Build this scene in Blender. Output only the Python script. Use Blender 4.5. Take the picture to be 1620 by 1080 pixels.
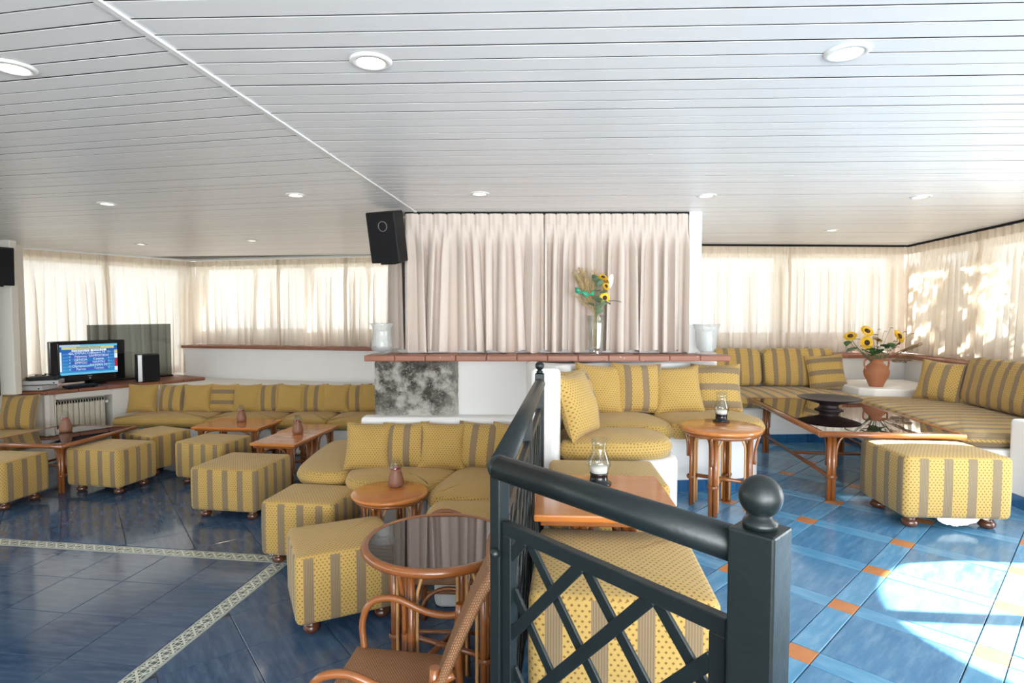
import bpy, math, random
from mathutils import Vector, Matrix
from math import pi, sin, cos, tan, atan2, radians, sqrt, hypot

sc = bpy.context.scene
for o in list(bpy.data.objects):
    bpy.data.objects.remove(o)
COL = sc.collection
random.seed(7)

# ------------------------------------------------------------------ camera, world, sun, large lights, exposure
CEIL = 2.60      # ceiling height above the lower floor
UP = 0.44        # height of the raised floor behind the railing
cd = bpy.data.cameras.new('camera'); cam = bpy.data.objects.new('camera', cd); COL.objects.link(cam)
cam.location = (0, 0, 1.74)
cam.rotation_euler = (radians(90 - 2.676), 0, 0)
cd.sensor_width = 36.0; cd.lens = 920 / 1620 * 36.0; cd.clip_start = 0.05
sc.camera = cam

world = bpy.data.worlds.new('world'); sc.world = world; world.use_nodes = True
bg = world.node_tree.nodes['Background']
bg.inputs[0].default_value = (0.90, 0.95, 1.0, 1); bg.inputs[1].default_value = 3.9

def lamp(name, kind, loc, direction, energy, color=(1, 1, 1), **kw):
    ld = bpy.data.lights.new(name, kind); lo = bpy.data.objects.new(name, ld); COL.objects.link(lo)
    lo.location = loc
    lo.rotation_euler = Vector(direction).to_track_quat('-Z', 'Y').to_euler()
    ld.energy = energy; ld.color = color
    for k, v in kw.items():
        setattr(ld, k, v)
    return lo
SUN_DIR = (-1.0, 0.09, -0.66)
lamp('sun', 'SUN', (8, 2, 7), SUN_DIR, 62.0, (1.0, 0.95, 0.86), angle=radians(0.6))
# daylight entering through the openings behind the camera and the arched door on the right
lamp('daylight_rear', 'AREA', (1.2, -2.75, 1.55), (0.0, 1, 0.50), 500, (0.93, 0.97, 1.0), shape='RECTANGLE', size=4.8, size_y=1.7)
lamp('daylight_door', 'AREA', (4.75, 2.45, 1.45), (-1, 0.1, 0.30), 120, (0.90, 0.95, 1.0), shape='RECTANGLE', size=1.15, size_y=1.7)

sc.view_settings.view_transform = 'Standard'
sc.view_settings.look = 'None'
sc.view_settings.gamma = 1.0
sc.view_settings.use_curve_mapping = False
sc.view_settings.exposure = 0.0
sc.cycles.use_denoising = True
sc.cycles.max_bounces = 10
sc.cycles.diffuse_bounces = 5
sc.cycles.transparent_max_bounces = 12
sc.cycles.sample_clamp_indirect = 6.0

# ------------------------------------------------------------------ materials
MATS = {}
class NT:
    """a small wrapper that makes node graphs short to write"""
    def __init__(s, name):
        s.m = bpy.data.materials.new(name); s.m.use_nodes = True
        s.t = s.m.node_tree; s.n = s.t.nodes; s.l = s.t.links
        s.p = s.n['Principled BSDF']; s.out = s.n['Material Output']
        MATS[name] = s.m
    def node(s, kind, **inp):
        nd = s.n.new(kind)
        for k, v in inp.items():
            if k.startswith('_'):
                setattr(nd, k[1:], v)
            else:
                key = int(k[1:]) if k[0] == 'i' and k[1:].isdigit() else k
                s.set(nd.inputs[key], v)
        return nd
    def set(s, sock, v):
        if hasattr(v, 'is_output') or isinstance(v, bpy.types.NodeSocket):
            s.l.new(v, sock)
        else:
            if isinstance(v, tuple) and len(v) == 3 and sock.type == 'RGBA':
                v = (*v, 1)
            sock.default_value = v
    def math(s, op, a, b=0.0, c=0.0):
        return s.node('ShaderNodeMath', _operation=op, i0=a, i1=b, i2=c).outputs[0]
    def mix(s, f, a, b):
        nd = s.n.new('ShaderNodeMix'); nd.data_type = 'RGBA'
        s.set(nd.inputs[0], f); s.set(nd.inputs[6], a); s.set(nd.inputs[7], b)
        return nd.outputs[2]
    def noise(s, vec, scale, detail=3.0, rough=0.55):
        nd = s.node('ShaderNodeTexNoise', Scale=scale, Detail=detail, Roughness=rough)
        if vec is not None: s.l.new(vec, nd.inputs['Vector'])
        return nd.outputs[0]
    def ramp(s, f, a, b):
        return s.node('ShaderNodeMapRange', i0=f, i1=a, i2=b).outputs[0]
    def coord(s, which):
        return s.n.new('ShaderNodeTexCoord').outputs[which]
    def scaled(s, vec, sx, sy, sz):
        mp = s.n.new('ShaderNodeMapping'); s.l.new(vec, mp.inputs[0]); mp.inputs['Scale'].default_value = (sx, sy, sz)
        return mp.outputs[0]
    def bump(s, h, strength, dist=0.01):
        b = s.node('ShaderNodeBump', Strength=strength, Distance=dist, Height=h)
        s.l.new(b.outputs[0], s.p.inputs['Normal'])
    def base(s, col, rough=None, **kw):
        s.set(s.p.inputs['Base Color'], col)
        if rough is not None: s.set(s.p.inputs['Roughness'], rough)
        for k, v in kw.items():
            s.set(s.p.inputs[k.replace('_', ' ')], v)

def plain(name, col, rough=0.5, var=0.0, scale=8.0, bump=0.0, **kw):
    t = NT(name); c = t.coord('Object')
    if var:
        n = t.noise(c, scale)
        dark = tuple(x * (1 - var) for x in col); light = tuple(min(1, x * (1 + var)) for x in col)
        t.base(t.mix(n, dark, light), rough, **kw)
    else:
        t.base(col, rough, **kw)
    if bump: t.bump(t.noise(c, scale * 3), bump)
    return t.m

plain('plaster', (0.80, 0.79, 0.775), 0.75, 0.03, 3.0, 0.12)
plain('plaster_warm', (0.78, 0.74, 0.67), 0.75, 0.03, 3.0, 0.1)
plain('white_metal', (0.80, 0.80, 0.81), 0.32, 0.015, 1.5)
plain('slat_back', (0.17, 0.17, 0.17), 0.8)
plain('trim_white', (0.76, 0.76, 0.75), 0.4)
plain('grout', (0.05, 0.05, 0.055), 0.9, 0.15, 20)
plain('rattan', (0.255, 0.082, 0.019), 0.28, 0.30, 14.0, 0.1, Coat_Weight=0.5, Coat_Roughness=0.12)
plain('rattan_dark', (0.20, 0.065, 0.018), 0.35, 0.25, 14.0)
plain('rattan_light', (0.55, 0.29, 0.11), 0.35, 0.2, 14.0)
plain('foot_wood', (0.10, 0.035, 0.015), 0.25, 0.25, 20, Coat_Weight=0.4)
plain('rail_paint', (0.0055, 0.0105, 0.0112), 0.40, 0.25, 16, 0.08)
plain('black_plastic', (0.006, 0.006, 0.007), 0.5, Specular_IOR_Level=0.3)
plain('black_gloss', (0.006, 0.006, 0.007), 0.12)
plain('charcoal', (0.009, 0.009, 0.010), 0.75, Specular_IOR_Level=0.2)
plain('silver', (0.55, 0.55, 0.56), 0.3, Metallic=0.6)
plain('silver_box', (0.55, 0.55, 0.56), 0.4)
plain('dark_glass', (0.022, 0.013, 0.012), 0.015, Specular_IOR_Level=0.8, Coat_Weight=0.4, Coat_Roughness=0.01)
plain('bowl_dark', (0.018, 0.009, 0.010), 0.5, 0.3, 12)
plain('clay', (0.36, 0.135, 0.062), 0.7, 0.14, 9, 0.06)
plain('candle_clay', (0.25, 0.11, 0.065), 0.45, 0.1, 12)
plain('candle_red', (0.32, 0.03, 0.015), 0.4)
plain('candle_white', (0.85, 0.84, 0.80), 0.5)
plain('sunflower_petal', (0.85, 0.52, 0.02), 0.55, 0.15, 30)
plain('sunflower_heart', (0.045, 0.018, 0.006), 0.8)
plain('leaf_green', (0.045, 0.12, 0.035), 0.5, 0.3, 20)
plain('leaf_pale', (0.16, 0.24, 0.14), 0.55, 0.3, 20)
plain('ribbon_green', (0.03, 0.30, 0.16), 0.35)
plain('dry_straw', (0.52, 0.385, 0.19), 0.7, 0.25, 20)
plain('dry_brown', (0.20, 0.115, 0.045), 0.7, 0.25, 20)
plain('petal_white', (0.78, 0.76, 0.66), 0.6)
plain('radiator', (0.66, 0.60, 0.48), 0.35)
plain('terrace', (0.22, 0.21, 0.19), 0.9, 0.1, 2)
plain('curb_stone', (0.20, 0.20, 0.19), 0.85, 0.5, 60)
plain('orange_tile', (0.52, 0.20, 0.075), 0.22, 0.2, 12)
plain('lining', (0.80, 0.77, 0.68), 0.8)
plain('lamp_glow', (0.9, 0.9, 0.9), 0.4, Emission_Color=(1.0, 0.86, 0.62, 1), Emission_Strength=7.0)
plain('shrub', (0.05, 0.10, 0.03), 0.7, 0.4, 6)

def terracotta():
    t = NT('terracotta'); c = t.coord('Object')
    n = t.noise(c, 5); n2 = t.noise(c, 42, 2)
    col = t.mix(n, (0.20, 0.070, 0.036), (0.34, 0.13, 0.07))
    rnd = t.n.new('ShaderNodeObjectInfo').outputs['Random']
    col = t.mix(t.math('MULTIPLY', rnd, 0.45), col, (0.27, 0.092, 0.048))
    t.base(t.mix(t.ramp(n2, 0.70, 0.76), col, (0.62, 0.50, 0.42)), 0.42)
terracotta()

def fabric(name, striped, ground=(0.49, 0.315, 0.085), dot=(0.15, 0.065, 0.012), stripe=(0.25, 0.175, 0.095), period=0.138, width=0.38):
    t = NT(name); uv = t.coord('UV')
    sp = t.node('ShaderNodeSeparateXYZ', i0=uv); u, v = sp.outputs[0], sp.outputs[1]
    a = t.math('DIVIDE', u, 0.0215); b = t.math('DIVIDE', v, 0.0160)
    half = t.math('MULTIPLY', t.math('FLOORED_MODULO', t.math('FLOOR', b), 2.0), 0.5)
    fa = t.math('SUBTRACT', t.math('FRACT', t.math('ADD', a, half)), 0.5)
    fb = t.math('SUBTRACT', t.math('FRACT', b), 0.5)
    d = t.math('ADD', t.math('ABSOLUTE', fa), t.math('MULTIPLY', t.math('ABSOLUTE', fb), 0.8))
    spot = t.node('ShaderNodeMapRange', i0=d, i1=0.20, i2=0.28, i3=1.0, i4=0.0).outputs[0]
    big = t.noise(t.coord('Object'), 5.0)
    g = t.mix(big, tuple(x * 0.9 for x in ground), tuple(x * 1.08 for x in ground))
    col = t.mix(t.math('MULTIPLY', spot, 0.85), g, dot)
    if striped:
        f = t.math('FRACT', t.math('DIVIDE', u, period))
        s = t.math('LESS_THAN', f, width)
        line = t.math('LESS_THAN', t.math('FRACT', t.math('DIVIDE', u, 0.0085)), 0.32)
        col = t.mix(s, col, t.mix(t.math('MULTIPLY', line, 0.55), stripe, (0.10, 0.06, 0.025)))
    t.base(col, 0.85, Sheen_Weight=0.15)
    wv = t.math('ADD', t.math('SINE', t.math('MULTIPLY', u, 1600.0)), t.math('SINE', t.math('MULTIPLY', v, 1600.0)))
    t.bump(t.math('ADD', t.math('MULTIPLY', wv, 0.1), t.math('MULTIPLY', t.noise(t.coord('Object'), 9), 3.0)), 0.25, 0.004)
fabric('fabric_dots', False)
fabric('fabric_stripes', True)

def curtain_mat(name, col, trans, open_weave=0.0):
    t = NT(name); c = t.coord('Object')
    n = t.noise(t.scaled(c, 1, 1, 0.4), 4)
    cc = t.mix(n, tuple(x * 0.93 for x in col), col)
    d = t.node('ShaderNodeBsdfDiffuse', Color=cc)
    tr = t.node('ShaderNodeBsdfTranslucent', Color=t.mix(0.55, cc, (0.94, 0.90, 0.83)))
    mx = t.node('ShaderNodeMixShader', i0=trans, i1=d.outputs[0], i2=tr.outputs[0])
    if open_weave:   # light that passes straight between the threads
        mx = t.node('ShaderNodeMixShader', i0=open_weave, i1=mx.outputs[0], i2=t.node('ShaderNodeBsdfTransparent').outputs[0])
    t.l.new(mx.outputs[0], t.out.inputs[0])
curtain_mat('curtain_sheer', (0.77, 0.675, 0.57), 0.41, 0.09)
curtain_mat('curtain_cloth', (0.68, 0.585, 0.52), 0.03)

def glass(name, tint, gloss=0.9, extra=0.03):
    t = NT(name)
    tr = t.node('ShaderNodeBsdfTransparent', Color=(*tint, 1))
    gl = t.node('ShaderNodeBsdfGlossy', Roughness=0.02, Color=(1, 1, 1, 1))
    lw = t.node('ShaderNodeLayerWeight', Blend=0.35)
    f = t.math('ADD', t.math('MULTIPLY', t.math('POWER', lw.outputs['Facing'], 3.0), gloss * 0.6), extra)
    mx = t.node('ShaderNodeMixShader', i0=f, i1=tr.outputs[0], i2=gl.outputs[0])
    t.l.new(mx.outputs[0], t.out.inputs[0])
glass('window_glass', (0.93, 0.95, 0.95), 0.3)
glass('clear_glass', (0.92, 0.93, 0.92), 0.6, 0.03)
glass('crystal', (0.90, 0.91, 0.90), 0.7, 0.06)
glass('smoked_glass', (0.40, 0.41, 0.39), 0.3, 0.03)
glass('frosted_white', (0.92, 0.93, 0.93), 0.25, 0.02)
def milky():
    m = MATS['frosted_white']; n, l = m.node_tree.nodes, m.node_tree.links; out = n['Material Output']; old = out.inputs[0].links[0].from_socket
    d = n.new('ShaderNodeBsdfDiffuse'); d.inputs[0].default_value = (.82, .83, .82, 1); mx = n.new('ShaderNodeMixShader'); mx.inputs[0].default_value = .22
    l.new(old, mx.inputs[1]); l.new(d.outputs[0], mx.inputs[2]); l.new(mx.outputs[0], out.inputs[0])
milky()

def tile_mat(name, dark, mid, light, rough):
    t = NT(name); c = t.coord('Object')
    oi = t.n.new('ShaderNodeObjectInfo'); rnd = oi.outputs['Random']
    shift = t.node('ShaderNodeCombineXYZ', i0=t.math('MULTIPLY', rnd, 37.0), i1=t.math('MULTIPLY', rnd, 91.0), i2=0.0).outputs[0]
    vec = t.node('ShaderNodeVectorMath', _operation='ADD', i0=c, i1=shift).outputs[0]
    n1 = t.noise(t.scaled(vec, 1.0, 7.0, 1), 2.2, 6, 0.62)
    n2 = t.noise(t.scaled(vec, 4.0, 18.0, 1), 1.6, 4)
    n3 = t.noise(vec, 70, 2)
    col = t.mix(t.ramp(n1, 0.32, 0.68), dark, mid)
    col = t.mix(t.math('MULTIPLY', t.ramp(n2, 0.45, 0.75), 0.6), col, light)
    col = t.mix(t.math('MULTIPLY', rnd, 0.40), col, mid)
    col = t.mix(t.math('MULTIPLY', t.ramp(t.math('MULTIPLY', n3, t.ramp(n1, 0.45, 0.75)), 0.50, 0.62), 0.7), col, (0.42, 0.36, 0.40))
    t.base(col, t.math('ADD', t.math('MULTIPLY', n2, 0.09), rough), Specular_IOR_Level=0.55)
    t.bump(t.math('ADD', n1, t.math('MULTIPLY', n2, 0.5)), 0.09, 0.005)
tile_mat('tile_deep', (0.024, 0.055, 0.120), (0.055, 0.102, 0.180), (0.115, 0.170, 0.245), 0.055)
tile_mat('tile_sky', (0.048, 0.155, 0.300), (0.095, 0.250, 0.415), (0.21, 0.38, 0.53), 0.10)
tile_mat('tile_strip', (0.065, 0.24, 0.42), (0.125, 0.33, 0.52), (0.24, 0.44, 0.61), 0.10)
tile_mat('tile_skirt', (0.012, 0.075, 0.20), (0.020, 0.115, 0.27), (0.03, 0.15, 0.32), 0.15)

def border_mat():
    t = NT('border_tile'); c = t.coord('Object')
    sp = t.node('ShaderNodeSeparateXYZ', i0=c); x, y = sp.outputs[0], sp.outputs[1]
    # a lattice of white crosses on grey green diamonds between two plain bands
    p = t.math('DIVIDE', x, 0.084); q = t.math('DIVIDE', y, 0.084)
    a = t.math('ABSOLUTE', t.math('SUBTRACT', t.math('FRACT', t.math('ADD', p, q)), 0.5))
    b = t.math('ABSOLUTE', t.math('SUBTRACT', t.math('FRACT', t.math('SUBTRACT', p, q)), 0.5))
    cross = t.math('MINIMUM', a, b)
    white = t.math('LESS_THAN', cross, 0.10)
    r = t.math('MAXIMUM', a, b)
    flower = t.math('LESS_THAN', t.math('ABSOLUTE', t.math('SUBTRACT', t.math('ADD', a, b), 0.62)), 0.07)
    m = t.math('MAXIMUM', white, flower)
    col = t.mix(m, (0.045, 0.085, 0.075), (0.62, 0.63, 0.55))
    edge = t.math('GREATER_THAN', t.math('ABSOLUTE', y), 0.040)
    col = t.mix(edge, col, (0.36, 0.40, 0.37))
    t.base(t.mix(t.math('MULTIPLY', t.noise(c, 30), 0.3), col, (0.4, 0.42, 0.40)), 0.22)
border_mat()

def wicker():
    t = NT('wicker'); uv = t.coord('UV')
    sp = t.node('ShaderNodeSeparateXYZ', i0=uv); u, v = sp.outputs[0], sp.outputs[1]
    p = t.math('DIVIDE', u, 0.010); q = t.math('DIVIDE', v, 0.007)
    off = t.math('MULTIPLY', t.math('FLOORED_MODULO', t.math('FLOOR', q), 2.0), 0.5)
    h = t.math('MULTIPLY', t.math('SINE', t.math('MULTIPLY', t.math('FRACT', t.math('ADD', p, off)), pi)),
               t.math('SINE', t.math('MULTIPLY', t.math('FRACT', q), pi)))
    n = t.noise(t.coord('Object'), 25)
    col = t.mix(h, (0.10, 0.042, 0.017), (0.52, 0.26, 0.115))
    t.base(t.mix(t.math('MULTIPLY', n, 0.5), col, (0.20, 0.085, 0.035)), 0.5)
    t.bump(h, 0.6, 0.003)
wicker()

def wood_top():
    t = NT('table_wood'); c = t.coord('Object')
    n = t.noise(t.scaled(c, 2, 26, 2), 1.5, 4)
    col = t.mix(n, (0.42, 0.125, 0.022), (0.60, 0.225, 0.050))
    t.base(col, 0.22, Coat_Weight=0.45, Coat_Roughness=0.06)
wood_top()

def rough_stone():
    t = NT('rough_stone'); c = t.coord('Object')
    n1 = t.noise(c, 4.5, 7, 0.62); n2 = t.noise(c, 13, 7, 0.7); n3 = t.noise(c, 55, 3); sp = t.node('ShaderNodeSeparateXYZ', i0=c)
    col = t.mix(t.ramp(n2, 0.36, 0.66), (0.030, 0.026, 0.020), (0.20, 0.18, 0.15))
    m = t.ramp(t.math('ADD', t.math('MULTIPLY', n1, 0.75), t.math('MULTIPLY', n2, 0.25)), 0.505, 0.60)
    edge = t.ramp(sp.outputs[0], -0.62, -0.45)          # plaster smeared over the right and the lower edge
    low = t.ramp(sp.outputs[2], 0.98, 0.89)
    m = t.math('ADD', m, t.math('MULTIPLY', t.math('ADD', edge, low), t.math('ADD', n2, 0.05)))
    col = t.mix(t.math('MINIMUM', t.math('MULTIPLY', m, 0.85), 1.0), col, (0.50, 0.48, 0.43))
    col = t.mix(t.math('MULTIPLY', t.ramp(n3, 0.60, 0.68), 0.5), col, (0.55, 0.53, 0.48))
    t.base(col, 0.85)
    t.bump(t.math('ADD', n2, t.math('MULTIPLY', n3, 0.4)), 0.8, 0.03)
rough_stone()

def screen_mat():
    t = NT('screen_blue'); c = t.coord('UV')
    sp = t.node('ShaderNodeSeparateXYZ', i0=c); v = sp.outputs[1]
    col = t.mix(v, (0.03, 0.30, 0.62), (0.012, 0.085, 0.42))
    t.base((0, 0, 0), 0.2); t.set(t.p.inputs['Emission Color'], col); t.set(t.p.inputs['Emission Strength'], 1.0)
screen_mat()
def emit(name, col, s=1.0):
    t = NT(name); t.base((0, 0, 0), 0.3); t.set(t.p.inputs['Emission Color'], (*col, 1)); t.set(t.p.inputs['Emission Strength'], s)
emit('screen_white', (0.80, 0.90, 1.0)); emit('screen_yellow', (0.62, 0.60, 0.24)); emit('screen_row', (0.055, 0.10, 0.48))
emit('screen_cyan', (0.14, 0.55, 0.80)); emit('screen_dim', (0.20, 0.45, 0.80)); emit('screen_red', (0.42, 0.03, 0.06))
emit('screen_navy', (0.01, 0.035, 0.20)); emit('screen_light', (0.45, 0.62, 0.85))

# ------------------------------------------------------------------ mesh helpers
def M(name): return MATS[name]
class MB:
    """collects geometry and links it as ONE mesh object"""
    def __init__(s): s.v = []; s.f = []; s.uv = []; s.mi = []; s.sm = []
    def add(s, vs, fs, uvs=None, mi=0, smooth=False):
        k = len(s.v); s.v += [tuple(p) for p in vs]
        for i, f in enumerate(fs):
            s.f.append(tuple(j + k for j in f)); s.mi.append(mi); s.sm.append(smooth)
            s.uv.append(uvs[i] if uvs else None)
        return s
    def mesh(s, name, mats):
        me = bpy.data.meshes.new(name); me.from_pydata(s.v, [], s.f)
        for m in mats: me.materials.append(m)
        me.polygons.foreach_set('material_index', s.mi); me.polygons.foreach_set('use_smooth', s.sm)
        if any(u is not None for u in s.uv):
            lay = me.uv_layers.new(name='UVMap'); flat = []
            for f, u in zip(s.f, s.uv):
                for j in range(len(f)):
                    flat += list(u[j]) if u else [0.0, 0.0]
            lay.data.foreach_set('uv', flat)
        me.update(); return me
    def build(s, name, mat, parent=None, loc=(0, 0, 0), rot=(0, 0, 0), bevel=0, seg=2):
        mats = [M(x) for x in (mat if isinstance(mat, (list, tuple)) else [mat])]
        o = bpy.data.objects.new(name, s.mesh(name, mats)); COL.objects.link(o)
        o.location = loc; o.rotation_euler = rot
        if parent: o.parent = parent
        if bevel:
            b = o.modifiers.new('bevel', 'BEVEL'); b.width = bevel; b.segments = seg; b.limit_method = 'ANGLE'; b.angle_limit = radians(40)
        return o
    # --- shapes
    def box(s, c, d, rz=0.0, mi=0):
        x, y, z = d[0] / 2, d[1] / 2, d[2] / 2; ca, sa = cos(rz), sin(rz); vs = []
        for dz in (-z, z):
            for dx, dy in ((-x, -y), (x, -y), (x, y), (-x, y)):
                vs.append((c[0] + dx * ca - dy * sa, c[1] + dx * sa + dy * ca, c[2] + dz))
        return s.add(vs, [(3, 2, 1, 0), (4, 5, 6, 7), (0, 1, 5, 4), (1, 2, 6, 5), (2, 3, 7, 6), (3, 0, 4, 7)], mi=mi)
    def prism(s, pts, z0, z1, mi=0):
        n = len(pts)
        if sum(pts[i][0] * pts[(i + 1) % n][1] - pts[(i + 1) % n][0] * pts[i][1] for i in range(n)) < 0: pts = pts[::-1]
        vs = [(x, y, z0) for x, y in pts] + [(x, y, z1) for x, y in pts]
        fs = [tuple(range(n - 1, -1, -1)), tuple(range(n, 2 * n))] + [(i, (i + 1) % n, n + (i + 1) % n, n + i) for i in range(n)]
        return s.add(vs, fs, mi=mi)
    def beam(s, p, q, w, h, up=(0, 0, 1)):
        p, q = Vector(p), Vector(q); d = (q - p).normalized(); side = d.cross(Vector(up))
        if side.length < 1e-5: side = d.cross(Vector((1, 0, 0)))
        side.normalize(); u = side.cross(d); vs = []
        for e in (p, q):
            for a, b in ((-1, -1), (1, -1), (1, 1), (-1, 1)): vs.append(e + side * (a * w / 2) + u * (b * h / 2))
        return s.add(vs, [(0, 1, 2, 3), (7, 6, 5, 4), (1, 0, 4, 5), (2, 1, 5, 6), (3, 2, 6, 7), (0, 3, 7, 4)])
    def tube(s, pts, r, n=8, closed=False, cap=True):
        P = [Vector(p) for p in pts]; m = len(P)
        R = r if isinstance(r, (list, tuple)) else [r] * m
        T = []
        for i in range(m):
            a = P[(i - 1) % m] if (closed or i > 0) else P[i]; b = P[(i + 1) % m] if (closed or i < m - 1) else P[i]
            T.append((b - a).normalized())
        nn = T[0].orthogonal().normalized(); vs = []; uv = []
        L = 0.0
        for i in range(m):
            if i: L += (P[i] - P[i - 1]).length
            nn = (nn - T[i] * nn.dot(T[i])).normalized(); bb = T[i].cross(nn)
            for k in range(n):
                a = 2 * pi * k / n; vs.append(P[i] + (nn * cos(a) + bb * sin(a)) * R[i])
        fs = []; uvs = []; ll = 0.0
        for i in range(m if closed else m - 1):
            j = (i + 1) % m; d = (P[j] - P[i]).length
            for k in range(n):
                k2 = (k + 1) % n
                fs.append((i * n + k, i * n + k2, j * n + k2, j * n + k))
                w = 2 * pi * R[i] / n
                uvs.append([(ll, k * w), (ll, (k + 1) * w), (ll + d, (k + 1) * w), (ll + d, k * w)])
            ll += d
        s.add(vs, fs, uvs, smooth=True)
        if cap and not closed:
            k = len(s.v) - m * n
            s.f.append(tuple(k + i for i in range(n - 1, -1, -1))); s.f.append(tuple(k + (m - 1) * n + i for i in range(n)))
            s.mi += [0, 0]; s.sm += [False, False]; s.uv += [None, None]
        return s
    def lathe(s, prof, n=24, c=(0, 0, 0), mi=0):
        vs = []; fs = []
        for r, z in prof:
            for k in range(n):
                a = 2 * pi * k / n; vs.append((c[0] + r * cos(a), c[1] + r * sin(a), c[2] + z))
        for i in range(len(prof) - 1):
            for k in range(n):
                k2 = (k + 1) % n; fs.append((i * n + k, i * n + k2, (i + 1) * n + k2, (i + 1) * n + k))
        s.add(vs, fs, mi=mi, smooth=True)
        return s
    def ball(s, c, r, n=16, sz=1.0):
        return s.lathe([(max(1e-4, r * sin(pi * i / n)), -r * sz * cos(pi * i / n)) for i in range(n + 1)], n + 4, c)

def smooth(pts, n=6, closed=False):
    P = [Vector(p) for p in pts]; m = len(P); out = []
    for i in range(m if closed else m - 1):
        p1, p2 = P[i], P[(i + 1) % m]
        p0 = P[(i - 1) % m] if (closed or i > 0) else p1 * 2 - p2
        p3 = P[(i + 2) % m] if (closed or i + 2 < m) else p2 * 2 - p1
        for k in range(n):
            t = k / n
            out.append(0.5 * ((2 * p1) + (p2 - p0) * t + (2 * p0 - 5 * p1 + 4 * p2 - p3) * t * t + (3 * p1 - p0 - 3 * p2 + p3) * t ** 3))
    if not closed: out.append(P[-1])
    return out
def smooth2(pts, n=6, closed=True): return [(p.x, p.y) for p in smooth([(x, y, 0) for x, y in pts], n, closed)]
def rrect(w, d, r, n=4):
    out = []
    for cx, cy, a0 in ((w / 2 - r, d / 2 - r, 0), (-w / 2 + r, d / 2 - r, 90), (-w / 2 + r, -d / 2 + r, 180), (w / 2 - r, -d / 2 + r, 270)):
        for k in range(n + 1):
            a = radians(a0 + 90 * k / n); out.append((cx + r * cos(a), cy + r * sin(a)))
    return out
def resample(pts, step):
    out = []; n = len(pts)
    for i in range(n):
        a, b = pts[i], pts[(i + 1) % n]; d = hypot(b[0] - a[0], b[1] - a[1]); k = max(1, round(d / step))
        for j in range(k): out.append((a[0] + (b[0] - a[0]) * j / k, a[1] + (b[1] - a[1]) * j / k))
    return out
def ccw(pts):
    n = len(pts)
    return pts if sum(pts[i][0] * pts[(i + 1) % n][1] - pts[(i + 1) % n][0] * pts[i][1] for i in range(n)) > 0 else pts[::-1]
def inset(pts, d):
    n = len(pts); out = []
    for i in range(n):
        a = Vector(pts[i - 1]); b = Vector(pts[i]); c = Vector(pts[(i + 1) % n])
        t = (c - a)
        if t.length < 1e-9: out.append(tuple(b)); continue
        t.normalize(); out.append((b.x - t.y * d, b.y + t.x * d))
    return out
def pad(outline, z0, z1, rad=0.03, crown=0.015, side=0, top=0, uvmode='wrap', bulge=0.0, seed=0, u0=0.0):
    """an upholstered block over an outline: rounded lower and upper edges, a slightly domed top"""
    rnd = random.Random(seed)
    pts = ccw(outline); n = len(pts); mb = MB()
    per = [0.0]
    for i in range(n): per.append(per[-1] + hypot(pts[(i + 1) % n][0] - pts[i][0], pts[(i + 1) % n][1] - pts[i][1]))
    rings = []
    lev = [(rad * 0.7, z0), (rad * 0.2, z0 + rad * 0.3), (-bulge * 0.6, z0 + rad), (-bulge, (z0 + z1) / 2), (-bulge * 0.6, z1 - rad), (rad * 0.12, z1 - rad * 0.42), (rad * 0.42, z1 - rad * 0.1), (rad, z1)]
    for d, z in lev: rings.append([(x, y, z) for x, y in inset(pts, d)])
    last = inset(pts, rad); cx = sum(p[0] for p in last) / n; cy = sum(p[1] for p in last) / n
    ntop = len(rings)
    for q in (0.85, 0.6, 0.3):
        w = 1 - q
        rings.append([(cx + (x - cx) * q, cy + (y - cy) * q, z1 + crown * (1 - q * q) ** 0.6 + rnd.uniform(-1, 1) * 0.0012) for x, y in last])
    vs = [p for r in rings for p in r] + [(cx, cy, z1 + crown)]
    fs = []; uvs = []; mis = []
    def UV(p, i, k, isTop):
        if uvmode == 'wrap':
            return (p[0], p[1]) if isTop else (per[i] + u0, p[2])
        if uvmode == 'x': return (p[0] + u0, p[1] + p[2])
        if uvmode == 'y': return (p[1] + u0, p[0] + p[2])
    for k in range(len(rings) - 1):
        isTop = k >= 5
        for i in range(n):
            j = (i + 1) % n; q = [k * n + i, k * n + j, (k + 1) * n + j, (k + 1) * n + i]
            fs.append(tuple(q)); mis.append(top if isTop else side)
            uvs.append([UV(vs[q[0]], i, k, isTop), UV(vs[q[1]], i + 1, k, isTop), UV(vs[q[2]], i + 1, k, isTop), UV(vs[q[3]], i, k, isTop)])
    k = len(rings) - 1; c = len(vs) - 1
    for i in range(n):
        j = (i + 1) % n; fs.append((k * n + i, k * n + j, c)); mis.append(top)
        uvs.append([UV(vs[k * n + i], i, k, True), UV(vs[k * n + j], i, k, True), UV(vs[c], i, k, True)])
    fs.append(tuple(range(n - 1, -1, -1))); mis.append(side); uvs.append([(vs[i][0], vs[i][1]) for i in range(n - 1, -1, -1)])
    mb.add(vs, fs, uvs, smooth=True); mb.mi = mis; mb.sm[-1] = False
    return mb

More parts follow.
